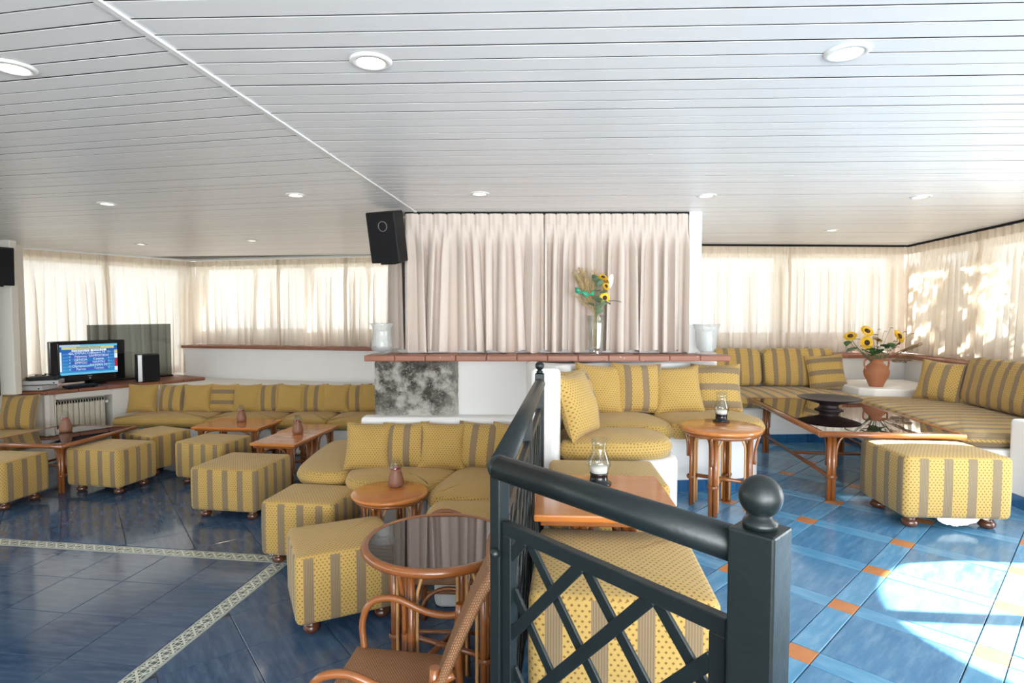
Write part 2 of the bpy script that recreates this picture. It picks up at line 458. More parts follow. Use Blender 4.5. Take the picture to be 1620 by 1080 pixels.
# ------------------------------------------------------------------ scene-tree helpers
def tag(o, label, cat, group=None, kind=None):
    if label: o['label'] = label
    if cat: o['category'] = cat
    if group: o['group'] = group
    if kind: o['kind'] = kind
    return o
def thing(name, label, cat, loc=(0, 0, 0), rz=0.0, group=None):
    o = bpy.data.objects.new(name, None); COL.objects.link(o); o.empty_display_size = 0.05
    o.location = loc; o.rotation_euler = (0, 0, rz)
    return tag(o, label, cat, group)
def struct(o): o['kind'] = 'structure'; return o
KIDS = {}
def copy_tree(o, loc=None, rz=None, label=None, group=None, parent=None):
    c = o.copy(); COL.objects.link(c)
    if parent: c.parent = parent
    if loc is not None: c.location = loc
    if rz is not None: c.rotation_euler = (0, 0, rz)
    if label: c['label'] = label
    if group: c['group'] = group
    for ch in [x for x in bpy.data.objects if x.parent == o]: copy_tree(ch, parent=c)
    return c
def clip(poly, a, b):
    """keeps the part of a convex polygon to the left of the line a -> b"""
    out = []; n = len(poly)
    side = lambda p: (b[0] - a[0]) * (p[1] - a[1]) - (b[1] - a[1]) * (p[0] - a[0])
    for i in range(n):
        p, q = poly[i], poly[(i + 1) % n]; sp, sq = side(p), side(q)
        if sp >= 0: out.append(p)
        if (sp >= 0) != (sq >= 0):
            t = sp / (sp - sq); out.append((p[0] + (q[0] - p[0]) * t, p[1] + (q[1] - p[1]) * t))
    return out
def area(poly):
    n = len(poly); return abs(sum(poly[i][0] * poly[(i + 1) % n][1] - poly[(i + 1) % n][0] * poly[i][1] for i in range(n))) / 2 if n > 2 else 0

# ------------------------------------------------------------------ floors
# raised floor on the right: its edge runs under the railing
EDGE = [(0.09, 3.30), (-0.075, 1.37), (0.345, 0.825), (1.5, -0.67)]
plat = EDGE + [(1.5, -2.8), (3.75, -2.8), (4.45, 3.0), (5.15, 7.5), (1.98, 7.5), (1.60, 5.0), (0.12, 4.9)]
floor = struct(MB().prism([(-6.6, -2.9), (1.6, -2.9), (1.6, 8.6), (-5.4, 9.7), (-6.6, 7.4)], -0.12, -0.006).build('floor', 'grout'))
fr = MB(); fr.prism(plat, -0.006, UP - 0.006); raised = struct(fr.build('floor_raised', 'grout'))

def tile_mesh(name, poly, mats, ch=0.0022, drop=0.009):
    poly = ccw(poly); n = len(poly); ins = inset(poly, ch); mb = MB()
    vs = [(x, y, 0) for x, y in ins] + [(x, y, -ch * 0.6) for x, y in poly] + [(x, y, -drop) for x, y in poly]
    fs = [tuple(range(n))] + [(n + i, n + (i + 1) % n, (i + 1) % n, i) for i in range(n)] + [(2 * n + i, 2 * n + (i + 1) % n, n + (i + 1) % n, n + i) for i in range(n)]
    mb.add(vs, fs); return mb.mesh(name, [M(mats)])
def rect(w, h): return [(-w / 2, -h / 2), (w / 2, -h / 2), (w / 2, h / 2), (-w / 2, h / 2)]
def lay(name, me, parent, x, y, z, a):
    o = bpy.data.objects.new(name, me); COL.objects.link(o); o.parent = parent
    o.location = (x, y, z + random.uniform(-0.0007, 0.0007)); o.rotation_euler = (random.uniform(-.0015, .0015), random.uniform(-.0015, .0015), a); return o
def lay_clipped(name, w, h, cx, cy, a, z, parent, mat, me, cuts):
    ca, sa = cos(a), sin(a)
    poly = [(cx + x * ca - y * sa, cy + x * sa + y * ca) for x, y in rect(w, h)]
    full = area(poly); q = poly
    for p0, p1 in cuts:
        q = clip(q, p0, p1)
        if len(q) < 3: return
    ar = area(q)
    if ar < 0.06 * full: return
    if ar > 0.999 * full: lay(name, me, parent, cx, cy, z, a)
    else:
        loc = [((x - cx) * ca + (y - cy) * sa, -(x - cx) * sa + (y - cy) * ca) for x, y in q]
        lay(name, tile_mesh(name, loc, mat), parent, cx, cy, z, a)

# raised floor: big blue tiles framed by pale strips, an orange inset at every crossing
LA = radians(43.9); LP = 0.515
e1 = Vector((cos(LA), sin(LA))) * LP; e2 = Vector((-sin(LA), cos(LA))) * LP
big = tile_mesh('floor_tile', rect(0.402, 0.402), 'tile_sky'); strip = tile_mesh('strip_tile', rect(0.402, 0.104), 'tile_strip')
inset_me = tile_mesh('orange_inset', rect(0.104, 0.104), 'orange_tile')
cutsU = [(EDGE[1], EDGE[0]), (EDGE[2], EDGE[1]), (EDGE[3], EDGE[2])]
cutsU = [(b, a) for a, b in cutsU]
def seen_up(x, y):
    return 0.4 < y < 6.05 and x < 4.15 and x < 1.0 * y + 1.3 and not (x < 1.7 and y > 4.75)
for i in range(-10, 11):
    for j in range(-10, 11):
        p = Vector((1.479, 2.538)) + e1 * i + e2 * j
        for nm, c, w, h, a, mt, me in (('orange_inset', p, .104, .104, LA, 'orange_tile', inset_me), ('strip_tile', p + e1 / 2, .402, .104, LA, 'tile_strip', strip),
                                    ('strip_tile', p + e2 / 2, .402, .104, LA + pi / 2, 'tile_strip', strip), ('floor_tile', p + (e1 + e2) / 2, .402, .402, LA, 'tile_sky', big)):
            if seen_up(c.x, c.y): lay_clipped(nm, w, h, c.x, c.y, a, UP, raised, mt, me, cutsU)

# lower floor: a square grid framed by a patterned border, diagonal tiles beyond it
O0 = Vector((-1.797, 3.205)); gx = Vector((-0.9903, 0.1392)); gy = Vector((0.1392, 0.9903)); TP = 0.405; BW = 0.118
ga = atan2(gy.y, gy.x) - pi / 2
deep = tile_mesh('floor_tile', rect(TP - .0035, TP - .0035), 'tile_deep'); bord = tile_mesh('border_tile', rect(TP - .005, BW - .006), 'border_tile')
cornr = tile_mesh('border_tile', rect(BW - .006, BW - .006), 'border_tile')
def seen_lo(x, y): return 1.0 < y < 7.4 and x > -0.95 * y - 0.4 and x > -6.0 and x < 0.25
for i in range(0, 12):
    for j in range(-6, 2):
        c = O0 + gx * ((i + .5) * TP) + gy * ((j + .5) * TP)
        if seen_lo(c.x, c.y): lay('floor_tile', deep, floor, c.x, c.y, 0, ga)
for i in range(0, 12):
    c = O0 + gx * ((i + .5) * TP) + gy * (2 * TP + BW / 2)
    if seen_lo(c.x, c.y): lay('border_tile', bord, floor, c.x, c.y, 0, ga)
for j in range(-6, 2):
    c = O0 + gx * (-BW / 2) + gy * ((j + .5) * TP)
    if seen_lo(c.x, c.y): lay('border_tile', bord, floor, c.x, c.y, 0, ga + pi / 2)
c = O0 + gx * (-BW / 2) + gy * (2 * TP + BW / 2); lay('border_tile', cornr, floor, c.x, c.y, 0, ga)
h1 = Vector((0.602, -0.799)); h2 = Vector((0.799, 0.602)); ha = atan2(h1.y, h1.x)
fa = O0 + gy * (2 * TP + BW + .003); fb = fa + gx              # far side of the upper border
sa_ = O0 - gx * (BW + .003); sb_ = sa_ + gy                    # right side of the side border
far_cut = [((fb.x, fb.y), (fa.x, fa.y))]; near_cut = [((fa.x, fa.y), (fb.x, fb.y)), ((sb_.x, sb_.y), (sa_.x, sa_.y))]
far_cut = [((fb.x, fb.y), (fa.x, fa.y))]
def orient(cut, inside):
    """orders a cut line so that the given inside point is kept"""
    (a, b) = cut
    return (a, b) if (b[0] - a[0]) * (inside[1] - a[1]) - (b[1] - a[1]) * (inside[0] - a[0]) >= 0 else (b, a)
f_line = ((fa.x, fa.y), (fb.x, fb.y)); s_line = ((sa_.x, sa_.y), (sb_.x, sb_.y))
far_cut = [orient(f_line, (-2, 6))]; near_cut = [orient(f_line, (-0.5, 2)), orient(s_line, (-0.5, 2))]
for m in range(-30, 30):
    for k in range(-30, 30):
        c = h1 * (-3.198 + (m + .5) * TP) + h2 * (0.677 + (k + .5) * TP)
        if not seen_lo(c.x, c.y): continue
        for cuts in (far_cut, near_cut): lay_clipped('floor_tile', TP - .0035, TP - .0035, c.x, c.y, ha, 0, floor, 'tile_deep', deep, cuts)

# ------------------------------------------------------------------ walls, windows, ledges
WIN = [0]
def line_frame(p0, p1):
    p0, p1 = Vector(p0), Vector(p1); d = (p1 - p0); L = d.length; d /= L
    return p0, d, L
def seg_box(mb, p0, d, nrm, s0, s1, t0, t1, z0, z1):
    a, b = p0 + d * s0, p0 + d * s1
    mb.prism([tuple(a + nrm * t0), tuple(b + nrm * t0), tuple(b + nrm * t1), tuple(a + nrm * t1)], z0, z1)
def window_in(p0, d, nrm, s0, s1, t, z0, z1, panes, frame='trim_white'):
    WIN[0] += 1
    w = bpy.data.objects.new('window_%d' % WIN[0], None); COL.objects.link(w); w['kind'] = 'structure'
    fw = 0.05; mb = MB()
    seg_box(mb, p0, d, nrm, s0, s1, t, t + .06, z0, z0 + fw); seg_box(mb, p0, d, nrm, s0, s1, t, t + .06, z1 - fw, z1)
    seg_box(mb, p0, d, nrm, s0, s0 + fw, t, t + .06, z0 + fw, z1 - fw); seg_box(mb, p0, d, nrm, s1 - fw, s1, t, t + .06, z0 + fw, z1 - fw)
    mb.build('window_frame', frame, w)
    for k in range(panes):
        a = s0 + fw + (s1 - s0 - 2 * fw) * k / panes; b = s0 + fw + (s1 - s0 - 2 * fw) * (k + 1) / panes
        if k:
            m = MB(); seg_box(m, p0, d, nrm, a - .025, a + .025, t, t + .06, z0 + fw, z1 - fw); m.build('mullion', frame, w)
        g = MB(); seg_box(g, p0, d, nrm, a + (.025 if k else 0), b - (.025 if k < panes - 1 else 0), t + .027, t + .033, z0 + fw, z1 - fw); g.build('window_pane', 'window_glass', w)
    return w
def window_wall(name, p0, p1, nrm, t_lo, z_led, t_up, thick, holes, z0=0.0, zt=CEIL + 0.02, mat='plaster', s_lo=(0, 0)):
    """a low wall with a ledge, and a wall with window openings above it; t runs outwards from the curtain line"""
    P, d, L = line_frame(p0, p1); nv = Vector(nrm).normalized(); mb = MB(); T = t_up + thick
    seg_box(mb, P, d, nv, s_lo[0], L + s_lo[1], t_lo, T, z0, z_led)
    s = -0.02; zl = z_led
    for a, b, za, zb in holes:
        seg_box(mb, P, d, nv, s, a, t_up, T, zl, zt)
        if za > zl + .005: seg_box(mb, P, d, nv, a, b, t_up, T, zl, za)
        seg_box(mb, P, d, nv, a, b, t_up, T, zb, zt); s = b
    seg_box(mb, P, d, nv, s, L + .02, t_up, T, zl, zt)
    w = struct(mb.build(name, mat))
    for a, b, za, zb in holes: window_in(P, d, nv, a, b, t_up + thick * .4, za, zb, max(1, round((b - a) / 1.0)))
    return P, d, L, nv
TR = [0]
def ledge(P, d, nv, s0, s1, t0, t1, z, step=0.30, th=0.042, gap=.0016, mat='terracotta'):
    TR[0] += 1
    r = bpy.data.objects.new('trim_%d' % TR[0], None); COL.objects.link(r); r['kind'] = 'structure'
    n = max(1, round((s1 - s0) / step)); w = (s1 - s0) / n
    for k in range(n):
        mb = MB(); seg_box(mb, P, d, nv, s0 + k * w + gap / 2, s0 + (k + 1) * w - gap / 2, t0, t1, z, z + th)
        mb.build('ledge_tile', mat, r, bevel=.007, seg=2, loc=(0, 0, random.uniform(-.001, .001)))
    return r

# left window wall (behind the television)
LW = window_wall('wall_left', (-6.32, 7.36), (-5.06, 9.33), (-0.843, 0.538), 0.16, 0.80, 0.16, 0.22, [(0.05, 2.27, 0.86, 2.50)], mat='plaster_warm')
# back left
BL = window_wall('wall_back_left', (-5.12, 9.27), (-1.10, 8.28), (0.238, 0.971), -0.17, 1.215, 0.16, 0.22, [(0.06, 1.95, 1.465, 2.51), (1.99, 3.95, 1.465, 2.51)], mat='plaster')
ledge(BL[0], BL[1], BL[3], -0.05, BL[2], -0.22, 0.16, 1.215)
# right back
RB = window_wall('wall_back_right', (1.92, 7.17), (5.0, 7.32), (-0.048, 0.999), -0.30, 1.215, 0.16, 0.22, [(0.12, 1.52, 1.455, 2.51), (1.57, 3.02, 1.455, 2.51)], z0=0.0)
ledge(RB[0], RB[1], RB[3], -0.02, RB[2] - .1, -0.35, 0.16, 1.215)
# right: from the far corner to the arched door
RW = window_wall('wall_right', (4.95, 7.32), (4.365, 3.40), (0.989, -0.148), -0.16, 1.215, 0.16, 0.22, [(0.08, 0.95, 1.445, 2.50), (1.05, 2.35, 1.445, 2.50), (2.45, 3.80, 1.445, 2.50)], z0=0.0)
ledge(RW[0], RW[1], RW[3], 0.30, RW[2], -0.21, 0.16, 1.215)

# arched doorway in the right wall; its light falls on the raised floor
def arch_wall():
    P, d, L = line_frame((4.525, 3.376), (4.235, 1.43)); nv = Vector((0.989, -0.148)); mb = MB()
    cc, r, spring, rise = 1.17, 0.66, 1.92, 0.44
    seg_box(mb, P, d, nv, -0.02, cc - r, 0, .22, 0, CEIL + .02); seg_box(mb, P, d, nv, cc + r, L + .02, 0, .22, 0, CEIL + .02)
    seg_box(mb, P, d, nv, cc - r, cc + r, 0, .22, 0, UP)
    N = 20
    for k in range(N):
        a, b = cc - r + 2 * r * k / N, cc - r + 2 * r * (k + 1) / N
        za = spring + rise * sqrt(max(0, 1 - ((a - cc) / r) ** 2)); zb = spring + rise * sqrt(max(0, 1 - ((b - cc) / r) ** 2))
        pa, pb = P + d * a, P + d * b; qa, qb = pa + nv * .22, pb + nv * .22; T = CEIL + .02
        vs = [(*pa, za), (*pb, zb), (*pb, T), (*pa, T), (*qa, za), (*qb, zb), (*qb, T), (*qa, T)]
        mb.add(vs, [(0, 1, 2, 3), (5, 4, 7, 6), (1, 0, 4, 5), (3, 2, 6, 7)])
    struct(mb.build('wall_right_door', 'plaster'))
    dr = bpy.data.objects.new('door_1', None); COL.objects.link(dr); dr['kind'] = 'structure'
    m = MB(); seg_box(m, P, d, nv, cc - .05, cc + .05, .08, .13, UP, spring + rise - .01); m.build('mullion', 'trim_white', dr)
    m = MB()
    pts = []
    for k in range(N + 1):
        a = cc - (r - .02) + 2 * (r - .02) * k / N; q = P + d * a + nv * .105
        pts.append((q.x, q.y, spring - .02 + rise * sqrt(max(0, 1 - ((a - cc) / (r - .02)) ** 2))))
    lo0, lo1 = P + d * (cc - r + .02) + nv * .105, P + d * (cc + r - .02) + nv * .105
    m.tube([(lo0.x, lo0.y, UP)] + pts + [(lo1.x, lo1.y, UP)], .022, 6); m.build('door_frame', 'trim_white', dr)
    for a, b in ((cc - r + .03, cc - .05), (cc + .05, cc + r - .03)):
        g = MB(); seg_box(g, P, d, nv, a, b, .10, .106, UP + .02, spring - .02); g.build('door_pane', 'window_glass', dr)
arch_wall()
# walls behind the camera, with the openings that light the room
P, d, L = line_frame((4.235, 1.43), (3.62, -2.85)); mb = MB(); seg_box(mb, P, d, Vector((0.989, -0.142)), 0, L, 0, .2, 0, CEIL + .02); struct(mb.build('wall_right_near', 'plaster'))
window_wall('wall_rear', (-6.3, -2.80), (3.8, -2.80), (0, -1), 0.0, 0.55, 0.0, 0.2, [(0.6, 4.9, 0.60, 2.42), (5.2, 9.2, 0.60, 2.42)])
window_wall('wall_left_near', (-6.12, -2.8), (-6.12, 7.30), (-1, 0), 0.0, 0.85, 0.0, 0.2, [(1.0, 4.6, 0.9, 2.42), (5.0, 8.6, 0.9, 2.42)], mat='plaster_warm')
struct(MB().box((-5.96, 6.80, CEIL / 2 + .40), (0.33, 0.10, CEIL - .80)).build('column', 'plaster_warm', bevel=.01))
struct(MB().box((-5.93, 6.66, 1.70), (0.05, 0.05, 1.80)).build('trim_post', 'rail_paint', bevel=.006))
struct(MB().box((0, 3, -0.36), (60, 60, 0.1)).build('ground', 'terrace'))

# central block that splits the room, with its low wall, ledge and exposed rock
mb = MB()
mb.prism([(-0.90, 5.02), (1.60, 5.02), (1.98, 7.5), (-1.05, 8.25), (-1.34, 8.3), (-1.27, 6.3)], 1.36, CEIL + .02)
mb.prism([(1.49, 4.93), (1.602, 4.93), (1.602, 5.03), (1.49, 5.03)], 1.40, CEIL + .01)
mb.prism([(-1.14, 4.86), (1.72, 4.86), (1.98, 7.3), (-1.36, 8.3), (-1.46, 6.4)], 0, 1.362)
wc = struct(mb.build('wall_center', 'plaster', bevel=.012))
LP0 = Vector((-1.19, 4.80)); LD = Vector((1, 0)); LN = Vector((0, 1))
ledge(LP0, LD, LN, 0.0, 2.95, -0.14, 0.24, 1.363, step=0.246, th=0.046)
struct(MB().prism([(-1.24, 4.72), (0.08, 4.70), (0.08, 4.87), (-1.24, 4.87)], 0.40, 0.90).build('trim_plinth', 'plaster', bevel=.03, seg=3))
def rock():
    rnd = random.Random(3); nx, nz = 40, 26; vs = []; fs = []
    from mathutils import noise as mn
    for j in range(nz + 1):
        for i in range(nx + 1):
            u, v = i / nx, j / nz
            edge = min(1, min(u, 1 - u) * 14, (1 - v) * 20 + .5)
            x = -1.15 + .70 * u + .010 * mn.noise(Vector((0, v * 9, 3))) * (1 if i in (0, nx) else 0)
            h = .5 + .5 * mn.noise(Vector((u * 6, v * 4, 1.7))) + .35 * mn.noise(Vector((u * 17, v * 12, 5))) + .15 * mn.noise(Vector((u * 40, v * 28, 9)))
            vs.append((x, 4.852 - (.012 + .034 * h) * edge, .885 + .475 * v))
    w = nx + 1
    for j in range(nz):
        for i in range(nx): fs.append((j * w + i, j * w + i + 1, (j + 1) * w + i + 1, (j + 1) * w + i))
    o = MB().add(vs, fs, smooth=True).build('exposed_rock', 'rough_stone', wc); o['label'] = 'dark exposed lava rock set in the white wall'
rock()
# plaster wall that wraps the raised corner seat
div = [(0.115, 3.47), (0.272, 3.46), (0.296, 3.53), (0.30, 3.9), (0.36, 4.35), (0.50, 4.62), (0.75, 4.76), (1.2, 4.80), (1.72, 4.84), (1.75, 5.1), (0.12, 5.1)]
dm = MB().prism(div, 0.0, 1.345)
dm.v = [(x, y, z + (max(0, min(1, (4.55 - y) / 1.05)) * .072 if z > 1 else 0)) for x, y, z in dm.v]
struct(dm.build('wall_divider', 'plaster', bevel=.035, seg=3))

# shelf wall under the television with the radiator niche
SP = Vector((-5.65, 7.04)); SD = Vector((0.544, 0.839)); SN = Vector((-0.839, 0.544))
mb = MB()
seg_box(mb, SP, SD, SN, -0.02, 0.10, .05, .30, 0, .755); seg_box(mb, SP, SD, SN, 0.72, 1.93, .05, .30, 0, .755); seg_box(mb, SP, SD, SN, 0.10, 0.72, .05, .30, .68, .755)
seg_box(mb, SP, SD, SN, -0.02, 1.93, .30, .60, 0, .755); mb.prism([(-6.12, 7.09), (-5.62, 7.09), (-5.80, 7.40), (-6.12, 7.40)], 0, .755)
struct(mb.build('wall_shelf', 'plaster_warm', bevel=.01))
TR[0] += 1
shelf = bpy.data.objects.new('trim_%d' % TR[0], None); COL.objects.link(shelf); shelf['kind'] = 'structure'
for k in range(6):
    a, b = 1.95 * k / 6, 1.95 * (k + 1) / 6
    m = MB(); seg_box(m, SP, SD, SN, a + .002, b - .002, 0, .82, .757, .80); m.build('ledge_tile', 'terracotta', shelf, bevel=.012)
MB().prism([(-6.12, 7.04), (-5.655, 7.04), (-6.34, 7.48), (-6.40, 7.44)], .757, .80).build('ledge_tile', 'terracotta', shelf, bevel=.012)
# low plaster shelf behind the back cushions
struct(MB().prism([(-5.02, 7.80), (-1.50, 7.66), (-1.45, 8.25), (-5.05, 9.12), (-5.30, 8.9)], 0, .755).build('wall_bench_back', 'plaster', bevel=.02))

# ------------------------------------------------------------------ ceiling: white metal slats in two directions
hull = [(-6.35, -2.95), (3.9, -2.95), (5.25, 7.6), (2.0, 7.95), (-5.2, 9.65), (-6.65, 7.35)]
ceil = struct(MB().prism(hull, CEIL + .018, CEIL + .08).build('ceiling', 'slat_back'))
CR0, CR1 = (-1.335, -0.4), (-0.80, 5.05)      # the joint between the two slat directions
CRd = Vector((CR1[0] - CR0[0], CR1[1] - CR0[1])).normalized()
def slats(dirv, keep, lo, hi):
    dv = Vector(dirv).normalized(); nv = Vector((-dv.y, dv.x)); k = lo
    while k < hi:
        a = nv * (k + .0040) - dv * 12; b = nv * (k + .0040) + dv * 12; c = nv * (k + .0960) + dv * 12; e = nv * (k + .0960) - dv * 12
        q = [tuple(a), tuple(b), tuple(c), tuple(e)]
        for i in range(len(hull)): q = clip(q, hull[i], hull[(i + 1) % len(hull)])
        q = clip(q, *keep) if len(q) > 2 else q
        if len(q) > 2 and area(q) > .01:
            n = len(q); ins = inset(ccw(q), .002); qq = ccw(q); z = CEIL
            vs = [(x, y, z) for x, y in ins] + [(x, y, z + .0006) for x, y in qq] + [(x, y, z + .0014) for x, y in qq]
            fs = [tuple(range(n - 1, -1, -1))] + [(i, (i + 1) % n, n + (i + 1) % n, n + i) for i in range(n)] + [(n + i, n + (i + 1) % n, 2 * n + (i + 1) % n, 2 * n + i) for i in range(n)]
            o = MB().add(vs, fs).build('ceiling_slat', 'white_metal', ceil)
            o.location.z = random.uniform(-.0008, .0008)
        k += .1
ca_, cb_ = Vector(CR0) - CRd * 4 , Vector(CR0) + CRd * 12
slats((1, -0.0357), orient((tuple(ca_), tuple(cb_)), (2, 2)), -3.0, 8.0)
slats((1, -0.193), orient((tuple(ca_), tuple(cb_)), (-4, 3)), -4.2, 9.4)
A, B = Vector(CR0) - CRd * 2.4, Vector(CR0) + CRd * 5.55
struct(MB().beam((A.x, A.y, CEIL - .003), (B.x, B.y, CEIL - .003), .022, .008).build('trim_joint', 'trim_white'))

# ------------------------------------------------------------------ curtains
def curtain(label, p0, p1, nrm, ztop, zbot, pleats, seed, mat='curtain_sheer', amp=0.045, drift=1.0, group=None, cat='curtain'):
    rnd = random.Random(seed); P, d, L = line_frame(p0, p1); nv = Vector(nrm).normalized()
    N = pleats * 12; R = 20
    am = [rnd.uniform(.55, 1.25) for _ in range(pleats + 2)]; lean = [rnd.uniform(-1, 1) * drift for _ in range(pleats + 2)]
    ph = [rnd.uniform(-.25, .25) for _ in range(pleats + 2)]
    def lerp(a, x):
        i = int(x); f = x - i; f = f * f * (3 - 2 * f); return a[i] * (1 - f) + a[min(i + 1, len(a) - 1)] * f
    def pt(i, j, off=0.0, zfix=None):
        s = i / N; x = s * pleats; v = j / R; z = ztop + (zbot - ztop) * v if zfix is None else zfix
        v = (ztop - z) / (ztop - zbot); A = lerp(am, x); g = min(1, max(0, (v - .055) / .24)); g = g * g * (3 - 2 * g)
        fold = cos(2 * pi * (x + lerp(ph, x) * g + .10 * lerp(lean, x) * v))
        top = -.026 * math.exp(-((x - round(x)) / .085) ** 2) + .010 * cos(2 * pi * x) ** 2
        dn = top * (1 - g) + amp * A * fold * g * (.75 + .5 * v) + .010 * sin(7 * s + seed) * v + off
        ds = (L / pleats) * (.42 * lerp(lean, x) * v * g) * min(1, min(s, 1 - s) * 8) + (L / pleats) * (.095 * sin(4 * pi * x) + .05 * sin(2 * pi * x)) * g * (.55 + .45 * v)
        zz = z + (0.010 * sin(2 * pi * x * .5 + seed) + .006 * cos(2 * pi * x) if j == R and zfix is None else 0)
        q = P + d * (s * L + ds) - nv * dn
        return (q.x, q.y, zz)
    t = thing('curtain', label, cat, (0, 0, 0), 0, group)
    vs = [pt(i, j) for j in range(R + 1) for i in range(N + 1)]; w = N + 1
    fs = [(j * w + i, j * w + i + 1, (j + 1) * w + i + 1, (j + 1) * w + i) for j in range(R) for i in range(N)]
    MB().add(vs, fs, smooth=True).build('drape', mat, t)
    hz = [ztop + .004 - .022 * k for k in range(5)]
    vs = [pt(i, 0, .007, z) for z in hz for i in range(N + 1)]
    fs = [(j * w + i, j * w + i + 1, (j + 1) * w + i + 1, (j + 1) * w + i) for j in range(4) for i in range(N)]
    MB().add(vs, fs, smooth=True).build('heading_tape', mat, t)
    zh = [zbot + .075, zbot + .052, zbot + .028, zbot + .012]
    return t
def rail(label, p0, p1, nrm, z=CEIL - .012, mat='charcoal', w=.03):
    P, d, L = line_frame(p0, p1); nv = Vector(nrm).normalized(); mb = MB(); seg_box(mb, P, d, nv, 0, L, -w / 2, w / 2, z - .010, z + .012)
    return tag(mb.build('curtain_track', mat), label, 'curtain track')
LWN, BLN, RBN, RWN = (-0.843, 0.538), (0.238, 0.971), (-0.048, 0.999), (0.989, -0.148)
T0 = CEIL - .03
curtain('cream curtain beside the black wall speaker, left half of the pair behind the television', (-6.27, 7.44), (-5.72, 8.30), LWN, T0, .83, 9, 1, amp=.05, drift=1.6)
curtain('cream curtain behind the upright smoked glass, right half of the television pair', (-5.76, 8.24), (-5.05, 9.31), LWN, T0, .83, 10, 2, amp=.045, drift=1.4)
rail('pale curtain track over the television', (-6.32, 7.36), (-5.10, 9.27), LWN, mat='trim_white', w=.05)
curtain('sunlit cream curtain nearest the television corner of the back left window', (-5.14, 9.27), (-3.52, 8.88), BLN, T0, 1.268, 13, 3, amp=.044, drift=.8)
curtain('sunlit cream curtain in the middle of the back left window', (-3.58, 8.885), (-2.42, 8.61), BLN, T0, 1.268, 10, 4, amp=.044, drift=.8)
curtain('sunlit cream curtain under the corner speaker at the back left window', (-2.48, 8.615), (-1.28, 8.325), BLN, T0, 1.268, 12, 5, amp=.045, drift=.5)
rail('pale curtain track over the back left window', (-5.08, 9.26), (-1.30, 8.33), BLN, mat='trim_white')
curtain('narrow beige curtain on the side of the central block behind the corner speaker', (-0.97, 5.02), (-1.31, 6.30), (0.96, 0.26), T0, 1.43, 7, 6, 'curtain_cloth', amp=.03)
curtain('beige pleated curtain left of the parting on the central block', (-0.90, 4.935), (0.268, 4.935), (0, 1), CEIL - .02, 1.425, 10, 7, 'curtain_cloth', amp=.066, drift=1.3)
curtain('beige pleated curtain behind the crystal vase on the central block', (0.275, 4.935), (1.485, 4.935), (0, 1), CEIL - .02, 1.425, 13, 8, 'curtain_cloth', amp=.058, drift=.6)
rail('dark curtain track along the central block', (-0.90, 4.95), (1.49, 4.95), (0, 1))
curtain('cream curtain beside the white pillar in the back right window', (2.00, 7.17), (3.46, 7.237), RBN, T0, 1.268, 13, 9, amp=.044, drift=.8)
curtain('cream curtain at the back right window behind the sunflower jug', (3.41, 7.235), (4.97, 7.312), RBN, T0, 1.268, 16, 10, amp=.044, drift=.7)
rail('dark curtain track over the back right window', (2.0, 7.17), (4.97, 7.315), RBN)
curtain('cream curtain just right of the far corner, first along the right window', (4.955, 7.33), (4.725, 5.88), RWN, T0, 1.27, 15, 11, amp=.05, drift=.9)
curtain('cream curtain cut by the photo edge, second along the right window', (4.74, 5.95), (4.40, 3.70), RWN, T0, 1.27, 19, 12, amp=.05, drift=.9)
rail('dark curtain track over the right window', (4.95, 7.30), (4.40, 3.70), RWN)

# ------------------------------------------------------------------ ceiling lamps
def downlight(label, x, y, watts, glow='lamp_glow'):
    t = thing('ceiling_downlight', label, 'ceiling lamp', (x, y, CEIL), 0, 'recessed ceiling downlights')
    MB().lathe([(.046, .0), (.049, -.008), (.066, -.007), (.071, -.002), (.071, .004)], 24).build('trim_ring', 'trim_white', t)
    MB().lathe([(.0001, -.004), (.03, -.003), (.048, .0)], 20).build('lens', glow, t)
    if watts:
        l = lamp('downlight_bulb', 'SPOT', (0, 0, -.03), (0, 0, -1), watts, (1.0, 0.80, 0.55), spot_size=radians(125), spot_blend=.6, shadow_soft_size=.05); l.parent = t
DL = [(-1.74, 2.07, 'large lit downlight at the left edge of the ceiling'), (-3.15, 4.57, 'lit downlight above the left armless seats, beyond the edge one'), (-4.55, 7.18, 'lit downlight in front of the television curtains'),
      (-3.03, 6.82, 'lit downlight nearest the back left window'), (-1.56, 4.24, 'lit downlight left of the slat joint, nearest the corner speaker'), (-.48, 2.02, 'bright downlight right of the slat joint, nearest the camera'),
      (-.23, 4.19, 'small downlight in front of the central curtains'), (1.10, 1.95, 'large downlight near the camera on the right ceiling'), (1.41, 4.26, 'unlit downlight in front of the white pillar'),
      (3.27, 6.0, 'small lit downlight in front of the back right curtains'), (2.99, 4.30, 'pale downlight towards the right window')]
for i, (x, y, lb) in enumerate(DL): downlight(lb, x, y, 9 if i in (0, 1, 2, 3, 4) else 4 if i in (6, 9) else 0)

